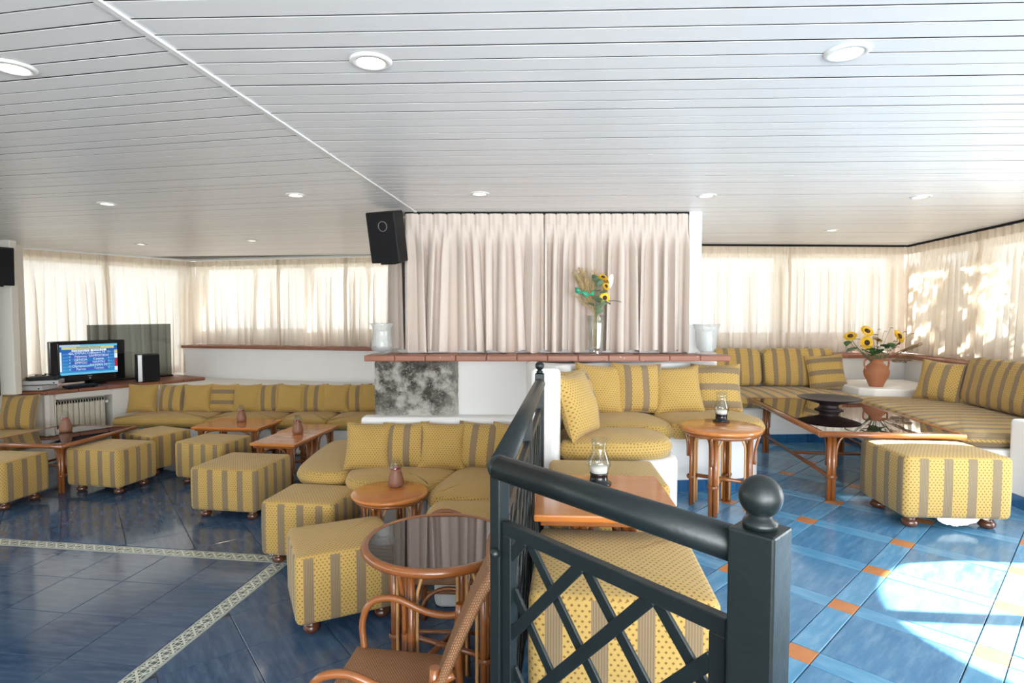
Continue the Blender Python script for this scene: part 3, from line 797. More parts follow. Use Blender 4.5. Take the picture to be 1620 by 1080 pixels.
# ------------------------------------------------------------------ upholstery
def ottoman(label, x, y, z, rz, w=.56, d=.52, h=.44, seed=0, torn=False):
    t = thing('ottoman', label, 'ottoman', (x, y, z), radians(rz), 'striped ottomans')
    pad(resample(rrect(w, d, .035, 3), .06), .075, h, .026, .012, 0, 1, 'wrap', .006, seed, u0=random.Random(seed).uniform(0, .14)).build('cover', ['fabric_stripes', 'fabric_dots'], t)
    for sx in (-1, 1):
        for sy in (-1, 1):
            MB().lathe([(.0001, 0), (.030, .0), (.044, .012), (.047, .028), (.040, .043), (.028, .050), (.034, .058), (.030, .068), (.026, .082), (.0001, .082)], 16, (sx * (w / 2 - .085), sy * (d / 2 - .085), 0)).build('bun_foot', 'foot_wood', t)
    if torn:
        rnd = random.Random(5); vs = []; fs = []; n = 26
        for i in range(n + 1):
            u = i / n; x_ = -.10 + .30 * u; dep = (.052 * sin(pi * min(1, u * 1.15 + .05)) ** .6 if u < .86 else .012) + rnd.uniform(-.004, .004)
            vs += [(x_, -d / 2 + .03, .078), (x_, -d / 2 + .026, .078 - dep)]
        for i in range(n): fs.append((2 * i, 2 * i + 2, 2 * i + 3, 2 * i + 1))
        o = MB().add(vs, fs).build('torn_lining', 'lining', t); sd = o.modifiers.new('solid', 'SOLIDIFY'); sd.thickness = .002; o['label'] = 'torn pale lining hanging below the cover'
    return t
ottoman('striped ottoman beside the dark round glass table', -1.0, 3.36, 0, 26, .56, .50, .45, 1)
ottoman('striped ottoman over the corner of the patterned border, by the small round table', -1.445, 4.145, 0, -8, .53, .46, .45, 2)
ottoman('striped ottoman in front of the pair of joined wooden tables', -2.40, 5.13, 0, -9, .61, .58, .44, 3)
ottoman('pale striped ottoman in front of the far wooden table', -3.13, 6.06, 0, -12, .56, .48, .44, 4)
ottoman('wrinkled striped ottoman under the right edge of the long glass table', -4.01, 5.78, 0, -11, .60, .47, .44, 5)
ottoman('shaded striped ottoman at the far end of the long glass table', -3.98, 6.46, 0, -25, .52, .46, .44, 6)
ottoman('striped ottoman cut by the left photo edge', -4.68, 5.28, 0, -6, .50, .46, .44, 7)
ottoman('large striped ottoman with torn lining beside the long right glass table', 2.685, 3.685, UP, -4, .62, .52, .45, 8, True)
ottoman('dotted top ottoman right behind the green lattice railing', .365, 1.985, UP, -6, .57, .57, .45, 9)
ottoman('ottoman between the raised corner seat and the square wooden table', .51, 3.15, UP, -3, .60, .52, .44, 10)

PILM = {}
def pillow_mesh(size, thick, seed):
    key = (size, thick, seed)
    rnd = random.Random(seed); n = 14; vs = []; fs = []; uvs = []
    w1, w2 = rnd.uniform(-.004, .004), rnd.uniform(0, 6)
    for sgn in (-1, 1):
        base = len(vs)
        for j in range(n + 1):
            for i in range(n + 1):
                a, b = 2 * i / n - 1, 2 * j / n - 1
                x = size / 2 * a * (1 - .085 * (1 - b * b) * abs(a)) ; z = size / 2 * b * (1 - .085 * (1 - a * a) * abs(b)) + size / 2
                e = max(0, (1 - a * a) * (1 - b * b)) ** .46
                y = sgn * (.004 + thick / 2 * e) + .006 * sin(5 * a + w2) * sin(4 * b + w2) * e + w1 * a
                vs.append((x, y, z))
        w = n + 1
        for j in range(n):
            for i in range(n):
                q = (base + j * w + i, base + j * w + i + 1, base + (j + 1) * w + i + 1, base + (j + 1) * w + i)
                fs.append(q if sgn < 0 else q[::-1])
    w = n + 1; o = w * w
    per = [j * w for j in range(n, -1, -1)] + [i for i in range(1, n + 1)] + [j * w + n for j in range(1, n + 1)] + [n * w + i for i in range(n - 1, 0, -1)]
    for k in range(len(per)):
        a, b = per[k], per[(k + 1) % len(per)]; fs.append((b, a, a + o, b + o))
    return vs, fs, [Vector(vs[k]) + Vector((0, .004, 0)) for k in per]
def pillow(label, x, y, z, yaw, kind, tilt=18, size=.40, thick=.15, seed=0, roll=0, u0=0.0):
    """kind: dots, stripes (upright) or bands (lying)"""
    t = bpy.data.objects.new('throw_pillow', None); COL.objects.link(t); t.empty_display_size = .05
    tag(t, label, 'pillow', 'yellow throw pillows')
    t.location = (x, y, z); t.rotation_mode = 'XYZ'
    t.rotation_euler = (radians(-tilt), radians(roll), radians(yaw))
    vs, fs, per = pillow_mesh(size, thick, seed)
    uvs = [[((vs[k][0] if kind != 'bands' else vs[k][2]) + .25 + u0, (vs[k][2] if kind != 'bands' else vs[k][0]) + .25) for k in f] for f in fs]
    MB().add(vs, fs, uvs, smooth=True).build('cover', 'fabric_dots' if kind == 'dots' else 'fabric_stripes', t)
    MB().tube(per, .0045, 5, closed=True).build('piping', 'fabric_dots', t)
    return t
def cushion(name, label, outline, z0, z1, mats=('fabric_dots', 'fabric_dots'), uvmode='wrap', rad=.045, crown=.022, bulge=.012, seed=0, group='seat cushions', cat='cushion', loc=(0, 0, 0), rot=(0, 0, 0), u0=0.0):
    t = pad(resample(outline, .07), z0, z1, rad, crown, 0, 1, uvmode, bulge, seed, u0).build(name, list(mats), None, loc, rot)
    return tag(t, label, cat, group)
def mid(o): return (sum(p[0] for p in o) / len(o), sum(p[1] for p in o) / len(o))

def bench(label, outlines, z0, z1, skirt=None, bev=.04):
    mb = MB()
    for o in outlines: mb.prism(o, z0, z1)
    t = mb.build('masonry_bench', 'plaster', bevel=bev, seg=3); tag(t, label, 'bench', 'white masonry benches')
    if skirt:
        path, step = skirt
        for i in range(len(path) - 1):
            a, b = Vector(path[i]), Vector(path[i + 1]); L = (b - a).length; n = max(1, round(L / step)); dd = (b - a) / L
            for k in range(n):
                p, q = a + dd * (L * k / n + .0015), a + dd * (L * (k + 1) / n - .0015)
                m = MB().beam((p.x, p.y, z0 + .043), (q.x, q.y, z0 + .043), .010, .086); m.build('skirting_tile', 'tile_skirt', t)
    return t

# --- raised corner seat (right of the railing)
back_o = smooth2([(.42, 4.02), (.85, 4.02), (1.02, 4.00), (1.13, 4.08), (1.13, 4.30), (1.02, 4.62), (.60, 4.62), (.40, 4.36)], 4)
right_o = smooth2([(1.20, 4.10), (1.70, 4.13), (1.86, 4.26), (1.86, 4.50), (1.74, 4.74), (1.20, 4.72), (1.10, 4.56), (1.14, 4.26)], 4)
front_o = smooth2([(.325, 3.50), (.70, 3.48), (.93, 3.54), (1.01, 3.70), (.95, 3.94), (.70, 3.99), (.36, 3.98), (.325, 3.70)], 4)
base_pts = [(.29, 3.52), (.80, 3.50), (.99, 3.56), (1.06, 3.70), (1.05, 3.98), (1.12, 4.18), (1.35, 4.23), (1.65, 4.25), (1.85, 4.36), (1.92, 4.58), (1.92, 4.86), (.28, 4.86)]
bb = smooth2(base_pts[:10], 4, False) + base_pts[10:]
bench('white plaster bench with curved front and blue skirting on the raised corner', [bb], UP, .845, ([p for p in smooth2([(x + (.006 if x > .9 else 0), y - .006) for x, y in base_pts[2:10]], 4, False)], .06))
cushion('seat_cushion', 'dotted yellow seat cushion in the inner corner of the raised seat', back_o, .846, .965, seed=1)
cushion('seat_cushion', 'dotted yellow seat cushion behind the tall round wooden table', right_o, .846, .965, seed=2)
cushion('seat_cushion', 'dotted yellow seat cushion with rounded end beside the white dividing wall', front_o, .846, .965, seed=3)
pillow('dotted pillow leaning on the white dividing wall, nearest the railing', .475, 3.66, .965, 60, 'dots', 18, .42, .17, 1)
pillow('banded pillow half hidden behind the nearest dotted one at the dividing wall', .53, 4.10, .965, 52, 'bands', 20, .40, .15, 2)
pillow('dotted pillow in the inner corner of the raised seat', .68, 4.46, .965, 14, 'dots', 18, .40, .15, 3, 6)
pillow('upright striped pillow second from the inner corner of the raised seat', .985, 4.52, .965, 4, 'stripes', 16, .40, .15, 4, 2)
pillow('dotted pillow in the middle of the raised seat, below the white jar', 1.31, 4.50, .965, -2, 'dots', 24, .39, .15, 5, -3)
pillow('pillow with lying bands at the right end of the raised corner seat', 1.64, 4.60, .965, -6, 'bands', 18, .39, .15, 6, 0)

# --- lower corner seat under the exposed rock
cl = smooth2([(-1.30, 4.44), (-1.50, 4.42), (-1.68, 4.54), (-1.74, 4.80), (-1.74, 5.55), (-1.50, 5.62), (-1.36, 5.2), (-1.27, 4.75)], 4)
cc_ = smooth2([(-1.27, 4.42), (-1.13, 4.20), (-.66, 4.10), (-.56, 4.16), (-.44, 4.50), (-.46, 4.66), (-.60, 4.69), (-1.15, 4.69), (-1.25, 4.60)], 4)
cr = smooth2([(-.56, 3.90), (-.46, 3.83), (.0, 3.80), (.07, 3.9), (.08, 4.55), (0, 4.67), (-.30, 4.68), (-.42, 4.58), (-.55, 4.12)], 4)
cn = smooth2([(-.50, 3.74), (-.53, 3.45), (-.42, 3.32), (-.10, 3.30), (.03, 3.34), (.045, 3.55), (.03, 3.76), (-.25, 3.78)], 4)
lowb = [[(-1.66, 4.58), (-1.48, 4.48), (-1.26, 4.47), (-1.2, 4.88), (-1.42, 5.60), (-1.68, 5.58)], [(-1.24, 4.48), (-1.10, 4.25), (-.64, 4.15), (-.40, 4.72), (-1.28, 4.72)],
        [(-.62, 4.14), (-.50, 3.90), (-.46, 3.36), (-.1, 3.35), (.06, 3.37), (.08, 4.72), (-.46, 4.72)]]
bench('white plaster bench of the lower corner seat under the exposed rock', [smooth2(lowb[0], 3), lowb[1], lowb[2]], 0, .40)
cushion('seat_cushion', 'dotted yellow cushion with a round end at the left of the lower corner seat', cl, .402, .525, seed=4)
cushion('seat_cushion', 'long dotted yellow cushion under the exposed rock', cc_, .402, .525, seed=5)
cushion('seat_cushion', 'dotted yellow corner cushion between the rock seat and the railing', cr, .402, .525, seed=6)
cushion('seat_cushion', 'dotted yellow cushion behind the dark round glass table', cn, .402, .525, seed=7)
for k, (x, kd, yaw, roll, lb) in enumerate([(-1.135, 'dots', 4, 2, 'dotted pillow at the left end of the seat under the exposed rock'), (-.845, 'stripes', -3, -2, 'striped pillow second from the left under the exposed rock'),
        (-.555, 'dots', 3, 3, 'dotted pillow in the corner of the seat under the exposed rock'), (-.275, 'stripes', -8, 3, 'striped pillow just left of the railing on the lower corner seat')]):
    pillow(lb, x, 4.50 + (.02 if k % 2 else 0), .525, yaw, kd, 20, .37, .14, 10 + k, roll, .03 * k)
pillow('dotted pillow seen behind the railing bend on the lower corner seat', -.035, 4.46, .525, -28, 'dots', 18, .37, .14, 15)
pillow('striped pillow behind the railing lattice, leaning on the riser', .02, 4.05, .525, -80, 'stripes', 14, .37, .14, 16)

# --- long seat at the back left
yb = lambda x: 6.98 - .055 * (x + 1.6)
xs = [(-4.93, -3.80), (-3.77, -2.90), (-2.88, -2.27), (-2.25, -1.45)]
names = ['left rounded', 'second', 'third', 'last']
bl = ['dotted yellow cushion at the television end of the long back seat', 'dotted yellow cushion behind the far wooden table on the long back seat',
      'dotted yellow cushion behind the joined tables on the long back seat', 'dotted yellow cushion beside the exposed rock on the long back seat']
for k, (a, b) in enumerate(xs):
    y0, y1 = yb((a + b) / 2) + .02, yb((a + b) / 2) + .70
    out = smooth2([(a, y0 + .08), (a + .08, y0), (b - .08, y0 - .01), (b, y0 + .07), (b - .01, y1 - .05), (b - .07, y1), (a + .06, y1 + .01), (a, y1 - .05)], 3)
    cushion('seat_cushion', bl[k], out, .332, .455, seed=20 + k)
bench('long white plaster bench along the back left wall', [[(-4.88, yb(-4.9) + .08), (-1.42, yb(-1.4) + .08), (-1.42, 7.63), (-4.95, 7.77)]], 0, .33)
seq = 'dsdbdsdsdsd'; us = [219, 265, 308, 348, 386, 421, 456, 493, 528, 564, 590]
lbs = ['dotted pillow at the television end of the long back seat', 'striped pillow second from the television end of the long back seat', 'dotted pillow third from the television end, below the tip of the shelf',
       'pillow with lying bands on the long back seat', 'dotted pillow right of the banded one on the long back seat', 'striped pillow behind the far wooden table on the long back seat',
       'dotted pillow behind the joined tables on the long back seat', 'striped pillow right behind the candle of the joined tables', 'dotted pillow third from the exposed rock on the long back seat',
       'striped pillow second from the exposed rock on the long back seat', 'dotted pillow half hidden by the exposed rock']
for k, (c, u) in enumerate(zip(seq, us)):
    yy = 7.55 + .02 * (k % 2); x = (u - 810) / 920 * yy
    pillow(lbs[k], x, yy, .455, random.Random(k).uniform(-5, 5), {'d': 'dots', 's': 'stripes', 'b': 'bands'}[c], 14, .375, .14, 30 + k, random.Random(k + 9).uniform(-3, 3), .02 * k)

# --- small seat below the players at the far left
bench('low white plaster bench at the far left under the players', [[(-6.08, 6.10), (-5.32, 6.10), (-5.30, 6.98), (-6.08, 6.98)]], 0, .27)
cushion('seat_cushion', 'dotted yellow cushion at the far left behind the long glass table', rrect(.80, .80, .06), .272, .39, seed=31, loc=(-5.68, 6.50, 0))
pillow('striped pillow at the far left below the players', -5.765, 6.70, .39, 3, 'stripes', 14, .42, .15, 41)

# --- striped seats of the raised room
bench('white plaster bench with blue skirting along the back right wall', [[(1.95, 5.80), (3.60, 5.90), (3.60, 6.84), (1.95, 6.84)]], UP, .80, ([(1.95, 5.792), (3.42, 5.884)], .20))
cushion('seat_cushion', 'long striped seat cushion along the back right wall', [(1.96, 5.74), (3.40, 5.83), (3.60, 5.95), (3.60, 6.80), (1.96, 6.80)], .802, .905, ('fabric_stripes', 'fabric_stripes'), 'x', seed=50)
bench('white plaster bench along the right window wall', [[(3.42, 5.88), (3.15, 3.99), (4.28, 3.95), (4.56, 5.88)]], UP, .80, ([(3.412, 5.90), (3.142, 3.98)], .20))
ang = atan2(1.92, .27) - pi / 2
cushion('seat_cushion', 'long striped seat cushion along the right window wall', [(-.50, -.96), (.50, -.96), (.50, .98), (-.46, .98)], .802, .905, ('fabric_stripes', 'fabric_stripes'), 'y', seed=51, loc=(3.80, 4.94, 0), rot=(0, 0, ang))
def backrest(label, x, y, z, yaw, w, h=.42, th=.20, tilt=12, seed=0):
    t = pad(resample(rrect(w, h, .09, 4), .05), -th / 2, th / 2, .055, .018, 0, 1, 'x', .004, seed, u0=.02 * seed).build('backrest_cushion', ['fabric_stripes', 'fabric_stripes'])
    tag(t, label, 'cushion', 'striped backrest cushions')
    t.rotation_euler = (radians(90 - tilt), 0, radians(yaw)); t.location = (x, y, z + h / 2 + .01)
    return t
backrest('striped backrest cushion at the back right wall, partly hidden by the ledge', 2.42, 6.66, .905, 0, .84, .43, seed=1)
backrest('striped backrest cushion at the back right wall, behind the small banded pillow', 3.27, 6.66, .905, 0, .82, .43, seed=2)
pillow('banded pillow leaning on the end of the back right backrest', 3.50, 6.38, .905, -8, 'bands', 18, .40, .16, 61, -5)
WA = degrees_ = math.degrees(ang)
def along(s, off):  # s metres from the near end along the right seat, off metres from its front
    dv = Vector((.139, .990)); pv = Vector((.990, -.139)); q = Vector((3.19, 3.96)) + dv * s + pv * off; return q.x, q.y
x_, y_ = along(1.05, .86); backrest('striped backrest cushion below the right window, next to the striped pillow', x_, y_, .905, -90 + WA, .92, .43, seed=3)
x_, y_ = along(.30, .86); backrest('striped backrest cushion below the right window, cut by the photo edge', x_, y_, .905, -90 + WA, .54, .43, seed=4)
x_, y_ = along(1.62, .62); pillow('upright striped pillow beside the white corner plinth', x_, y_ + .02, .905, -62, 'stripes', 16, .40, .17, 62, 4)
struct(MB().prism([(3.14, 3.30), (4.28, 3.20), (4.32, 3.92), (3.42, 3.95), (3.40, 3.94), (3.38, 3.32)][2:] + [(3.39, 3.26), (4.27, 3.2)], UP, 1.03).build('wall_bench_end', 'plaster', bevel=.04, seg=3))
sk = MB().prism([(3.372, 3.28), (3.385, 3.28), (3.412, 3.955), (3.396, 3.96)], UP, UP + .09); struct(sk.build('baseboard_bench_end', 'tile_skirt'))
plin = [(3.63, 6.06), (3.72, 5.92), (4.30, 5.92), (4.58, 6.12), (4.62, 6.84), (3.63, 6.84)]
tag(MB().prism(plin, UP, .975).build('corner_plinth', 'plaster', bevel=.02), 'white plaster corner plinth under the sunflower jug', 'plinth')

# ------------------------------------------------------------------ rattan tables
def leg_pair(t, x, y, top, ox, oy, r=.016, mat='rattan'):
    """one table leg: two canes bound together, with a binding"""
    mb = MB(); mb.tube([(x, y, 0), (x, y, top)], r, 8); mb.tube([(x + ox, y + oy, 0), (x + ox, y + oy, top)], r, 8)
    l = mb.build('leg', mat, t)
    b = MB(); b.lathe([(r * 2.0, -.012), (r * 2.25, -.006), (r * 2.25, .006), (r * 2.0, .012)], 12, (x + ox / 2, y + oy / 2, top * .36)); b.build('binding', 'rattan_dark', l)
    return l
def round_table(label, x, y, z, r=.26, h=.55, rz=0, glass_top=False):
    t = thing('round_table', label, 'table', (x, y, z), radians(rz))
    if glass_top:
        MB().prism([((r - .013) * cos(2 * pi * k / 56), (r - .013) * sin(2 * pi * k / 56)) for k in range(56)], h - .012, h).build('glass_top', 'dark_glass', t)
        ring = [((r) * cos(2 * pi * k / 48), r * sin(2 * pi * k / 48), h - .014) for k in range(48)]
        MB().tube(ring, .020, 10, closed=True).build('rim', 'rattan', t)
        lr = r - .085; top = h - .02
    else:
        MB().lathe([(.0001, h - .030), (r - .010, h - .030), (r, h - .022), (r + .003, h - .012), (r - .002, h - .003), (r - .012, h), (.0001, h)], 48).build('tabletop', 'table_wood', t)
        ring = [((r - .035) * cos(2 * pi * k / 40), (r - .035) * sin(2 * pi * k / 40), h - .043) for k in range(40)]
        MB().tube(ring, .014, 8, closed=True).build('under_ring', 'rattan', t)
        lr = r - .075; top = h - .03
    for k in range(4):
        a = pi / 4 + k * pi / 2; cx, cy = lr * cos(a), lr * sin(a); px, py = -sin(a), cos(a)
        l = leg_pair(t, cx - px * .014, cy - py * .014, top, px * .029, py * .029, .0155)
        # flared brace to the rim and thin arch canes to the neighbouring legs
        m = MB(); m.tube(smooth([(cx + .028 * cos(a), cy + .028 * sin(a), top * .62), (cx + .032 * cos(a), cy + .032 * sin(a), top * .80), ((r - .02) * cos(a), (r - .02) * sin(a), top - .012)], 5), .010, 6)
        m.build('brace', 'rattan', t)
        b = a + pi / 2; dx, dy = lr * cos(b), lr * sin(b); ix, iy = -(cx - dx), -(cy - dy); L = hypot(ix, iy); ix /= L; iy /= L
        p = [(cx + ix * .036, cy + iy * .036, .02), (cx + ix * .036, cy + iy * .036, top * .72), (cx + ix * .045, cy + iy * .045, top * .86), (cx + ix * .085, cy + iy * .085, top - .02),
             ((cx + dx) / 2, (cy + dy) / 2, top - .012), (dx - ix * .085, dy - iy * .085, top - .02), (dx - ix * .045, dy - iy * .045, top * .86), (dx - ix * .036, dy - iy * .036, top * .72), (dx - ix * .036, dy - iy * .036, .02)]
        MB().tube(smooth(p, 4), .0075, 6).build('arch_cane', 'rattan_light', t)
    for k in range(2):
        a = pi / 4 + k * pi / 2
        MB().tube([(lr * cos(a), lr * sin(a), top * .36 + k * .012), (-lr * cos(a), -lr * sin(a), top * .36 + k * .012)], .013, 8).build('stretcher', 'rattan', t)
    MB().ball((0, 0, top * .36 + .006), .020, 8).build('stretcher_binding', 'rattan_dark', t)
    return t
def box_table(label, x, y, z, rz, w, d, h=.50, glass_top=False, overhang=0.0, stretch=False, inset_=.06):
    t = thing('coffee_table', label, 'table', (x, y, z), radians(rz))
    if glass_top:
        MB().prism(rect(w - .05, d - .05), h - .014, h).build('glass_top', 'dark_glass', t)
        for a, b in (((-w / 2, -d / 2), (w / 2, -d / 2)), ((w / 2, -d / 2), (w / 2, d / 2)), ((w / 2, d / 2), (-w / 2, d / 2)), ((-w / 2, d / 2), (-w / 2, -d / 2))):
            u = Vector((b[0] - a[0], b[1] - a[1])).normalized() * .012
            MB().tube([(a[0] - u.x, a[1] - u.y, h - .016), (b[0] + u.x, b[1] + u.y, h - .016)], .021, 10).build('rim', 'rattan', t)
    else:
        MB().prism(rect(w, d), h - .028, h).build('tabletop', 'table_wood', t, bevel=.007)
        MB().prism(rect(w - .05, d - .05), h - .052, h - .029).build('apron', 'rattan', t, bevel=.006)
    top = h - (.03 if glass_top else .05); X, Y = w / 2 - inset_, d / 2 - inset_
    for sx in (-1, 1):
        for sy in (-1, 1): leg_pair(t, sx * X, sy * Y, top, -sx * .030, 0, .017)
    def arch(a, b):
        a, b = Vector(a), Vector(b); u = (b - a).normalized(); s = .16
        for o, v in ((a, u), (b, -u)):
            p = [o + v * .045 + Vector((0, 0, top * .50)), o + v * .05 + Vector((0, 0, top * .78)), o + v * (s * .55) + Vector((0, 0, top * .95)), o + v * (s * 1.25) + Vector((0, 0, top + .004))]
            MB().tube(smooth(p, 4), .009, 6).build('corner_cane', 'rattan', t)
    arch((-X, -Y, 0), (X, -Y, 0)); arch((X, -Y, 0), (X, Y, 0)); arch((-X, Y, 0), (X, Y, 0)); arch((-X, -Y, 0), (-X, Y, 0))
    if stretch:
        for sx in (-1, 1): MB().tube([(sx * X, -Y, top * .36), (sx * X, Y, top * .36)], .013, 8).build('stretcher', 'rattan_dark', t)
        MB().tube([(-X, 0, top * .36), (X, 0, top * .36)], .013, 8).build('stretcher', 'rattan_dark', t)
    else:
        MB().tube([(-X, -Y, top * .33), (X, Y, top * .33)], .012, 8).build('stretcher', 'rattan', t)
        MB().tube([(X, -Y, top * .33), (-X, Y, top * .33)], .012, 8).build('stretcher', 'rattan', t)
    return t
round_table('tall round wooden table with rattan legs on the raised floor', 1.392, 3.845, UP, .262, .56, 12)
round_table('small round wooden table in front of the lower corner seat', -.825, 3.875, 0, .255, .55, 30)
round_table('round rattan table with dark reflecting glass top behind the wicker chair', -.325, 2.525, 0, .315, .75, 20, True)
box_table('long dark glass table with rattan rim in the raised room', 2.645, 4.69, UP, -6.4, .90, 1.62, .50, True, stretch=True, inset_=.10)
box_table('long dark glass table with rattan rim at the far left', -4.66, 5.98, 0, -6, .86, .92, .50, True, stretch=True, inset_=.11)
box_table('square orange wooden table behind the bend of the railing', .375, 2.41, UP, -3, .56, .56, .55, inset_=.165)
box_table('far wooden table in front of the long back seat', -3.13, 6.60, 0, -6, .78, .55, .50)
box_table('nearer of two joined wooden tables', -2.27, 5.78, 0, -8, .46, .52, .50)
box_table('farther of two joined wooden tables, behind the candle', -2.215, 6.285, 0, -8, .48, .48, .50)

# ------------------------------------------------------------------ wicker chairs
def chair(label, x, y, rz):
    """faces -x in its own axes; the seat is at 0.43 m"""
    t = thing('wicker_chair', label, 'chair', (x, y, 0), radians(rz), 'wicker armchairs')
    w, d = .44, .42; sz = .43
    s = pad(resample([(-.22, -.22), (.18, -.20), (.18, .20), (-.22, .22)], .05), sz - .035, sz, .016, .006, 0, 0, 'x').build('seat', 'wicker', t)
    # back: a slightly curved woven panel between wrapped stiles
    def bp(a, b): return (.175 + .16 * b + .05 * b * b - .03 * (1 - a * a), a * .215 * (1 + .05 * b), sz + .02 + .50 * b)
    n = 10; vs = []; uv = []
    for off in (0, .012):
        for j in range(n + 1):
            for i in range(n + 1):
                p = bp(2 * i / n - 1, j / n); vs.append((p[0] + off, p[1], p[2]))
    W = n + 1; fs = []; uvs = []
    for o in (0, W * W):
        for j in range(n):
            for i in range(n):
                q = (o + j * W + i, o + j * W + i + 1, o + (j + 1) * W + i + 1, o + (j + 1) * W + i)
                fs.append(q if o else q[::-1]); uvs.append([(vs[k][1], vs[k][2]) for k in fs[-1]])
    MB().add(vs, fs, uvs, smooth=True).build('backrest', 'wicker', t)
    top = [bp(a / 8, 1) for a in range(-8, 9)]
    loop = [bp(-1, b / 8) for b in range(-1, 8)] + [(p[0] + .004, p[1], p[2] + .03 * (1 - (2 * i / 16 - 1) ** 4)) for i, p in enumerate(top)] + [bp(1, b / 8) for b in range(7, -2, -1)]
    MB().tube(smooth(loop, 2), .017, 10).build('back_frame', 'wicker', t)
    for sy in (-1, 1):
        y_ = sy * .205
        MB().tube([(-.20, y_, sz - .01), (-.215, y_, 0)], .017, 8).build('leg', 'rattan', t)
        MB().tube(smooth([(.20, y_, sz + .20), (.19, y_, sz - .05), (.25, y_, 0)], 5), .017, 8).build('leg', 'rattan', t)
        MB().tube(smooth([(-.185, sy * .215, sz - .02), (-.20, sy * .235, sz + .09), (-.165, sy * .245, sz + .165), (-.07, sy * .245, sz + .185), (.06, sy * .24, sz + .14), (.17, sy * .228, sz + .14), (.265, sy * .215, sz + .19)], 5), .014, 8).build('armrest', 'rattan', t)
        MB().tube(smooth([(-.17, sy * .20, .22), (-.10, sy * .20, sz - .09), (0, sy * .20, sz - .05), (.10, sy * .20, sz - .09), (.18, sy * .20, .22)], 4), .010, 6).build('arch_cane', 'rattan', t)
        MB().tube([(-.21, y_, .16), (.225, y_, .16)], .011, 6).build('stretcher', 'rattan', t)
    for xx, zz in ((-.21, .20), (.215, .20)): MB().tube([(xx, -.205, zz), (xx, .205, zz)], .011, 6).build('stretcher', 'rattan', t)
    MB().tube([(-.20, -.20, sz - .03), (-.20, .20, sz - .03)], .015, 8).build('seat_rail', 'rattan_dark', t)
    MB().tube([(.205, -.205, .05), (.17, .205, sz - .05)], .011, 6).build('back_brace', 'rattan', t); MB().tube([(.205, .205, .05), (.17, -.205, sz - .05)], .011, 6).build('back_brace', 'rattan', t)
    return t
ch = chair('wicker chair with curved cane arms nearest the camera', -.42, 2.005, -6)
copy_tree(ch, (-.30, 3.03, 0), radians(-3), 'wicker chair mostly hidden behind the dark round glass table')

# ------------------------------------------------------------------ railing
PA, PB, PC = Vector((-.030, 1.40)), Vector((.388, .895)), Vector((.148, 3.10))
RZ = 1.368
rl = thing('railing', 'dark green metal railing with lattice panels, ball posts and a round handrail', 'railing', (0, 0, 0))
def seg(p, q, f): return p + (q - p) * f
MB().tube([(PB.x, PB.y, RZ), (PA.x, PA.y, RZ)], .030, 18).build('handrail', 'rail_paint', rl)
MB().tube([(PA.x, PA.y, RZ), (PC.x, PC.y, RZ)], .030, 18).build('handrail', 'rail_paint', rl)
MB().ball((PA.x, PA.y, RZ), .0305, 14).build('handrail_bend', 'rail_paint', rl)
def post(p, w, ztop, rz, ball=None, name='post'):
    mb = MB(); mb.box((p.x, p.y, (UP + ztop) / 2), (w, w, ztop - UP), rz); o = mb.build(name, 'rail_paint', rl, bevel=.004)
    if ball:
        MB().lathe([(.0001, ztop), (w * .36, ztop), (w * .36, ztop + .010), (w * .26, ztop + .014), (w * .22, ztop + .022)], 16, (p.x, p.y, 0)).build('collar', 'rail_paint', o)
        MB().ball((p.x, p.y, ztop + .018 + ball * .93), ball, 16).build('ball_finial', 'rail_paint', o)
    return o
aB = atan2((PB - PA).y, (PB - PA).x); aC = atan2((PC - PA).y, (PC - PA).x)
post(PB, .072, 1.408, aB + radians(5), .033, 'newel_post')
post(PC, .048, 1.425, aC, .024, 'end_post')
cp = post(PA, .036, RZ - .015, aB, None, 'corner_post')
post(seg(PA, PC, .52), .036, RZ - .015, aC, None, 'middle_post')
MB().box((PB.x, PB.y, UP + .02), (.11, .11, .04), aB).build('base_plate', 'rail_paint', rl)
def panel(p, q, f0, f1, z0, z1, pitch, bw, off):
    a, b = seg(p, q, f0), seg(p, q, f1); L = (b - a).length; d = (b - a) / L; n = Vector((-d.y, d.x))
    pt = bpy.data.objects.new('lattice_panel', None); COL.objects.link(pt); pt.parent = rl
    def bar(s0, za, s1, zb, w, th, o=0.0, name='lattice_bar'):
        A, B = a + d * s0 + n * o, a + d * s1 + n * o; up = (d.x * 0 + n.x, n.y, 0)
        MB().beam((A.x, A.y, za), (B.x, B.y, zb), w, th, up=(n.x, n.y, 0)).build(name, 'rail_paint', pt, bevel=.002, seg=1)
    fw = .031
    bar(0, z1 - fw / 2, L, z1 - fw / 2, fw, .022, name='frame_bar'); bar(0, z0 + fw / 2, L, z0 + fw / 2, fw, .022, name='frame_bar')
    bar(fw / 2, z0 + fw, fw / 2, z1 - fw, fw, .022, name='frame_bar'); bar(L - fw / 2, z0 + fw, L - fw / 2, z1 - fw, fw, .022, name='frame_bar')
    S0, S1, Z0, Z1 = fw * .8, L - fw * .8, z0 + fw * .8, z1 - fw * .8
    k = -12
    while k < 14:
        for sg in (-1, 1):
            s_at = off + k * pitch   # where the bar meets the top edge
            # z = Z1 - sg*(s - s_at)*1.08
            m = 1.08; pts = []
            for s in (S0, S1):
                z = Z1 - sg * (s - s_at) * m
                if Z0 <= z <= Z1: pts.append((s, z))
            for z in (Z0, Z1):
                s = s_at + sg * (Z1 - z) / m
                if S0 < s < S1: pts.append((s, z))
            if len(pts) >= 2:
                pts.sort(); (s0, za), (s1, zb) = pts[0], pts[-1]
                if hypot(s1 - s0, zb - za) > .05: bar(s0, za, s1, zb, bw, .008, .005 * sg)
        k += 1
    return pt
panel(PA, PB, .035, .925, UP + .10, 1.243, .178, .027, .075)
panel(PA, PC, .03, .505, UP + .10, 1.243, .178, .027, .06)
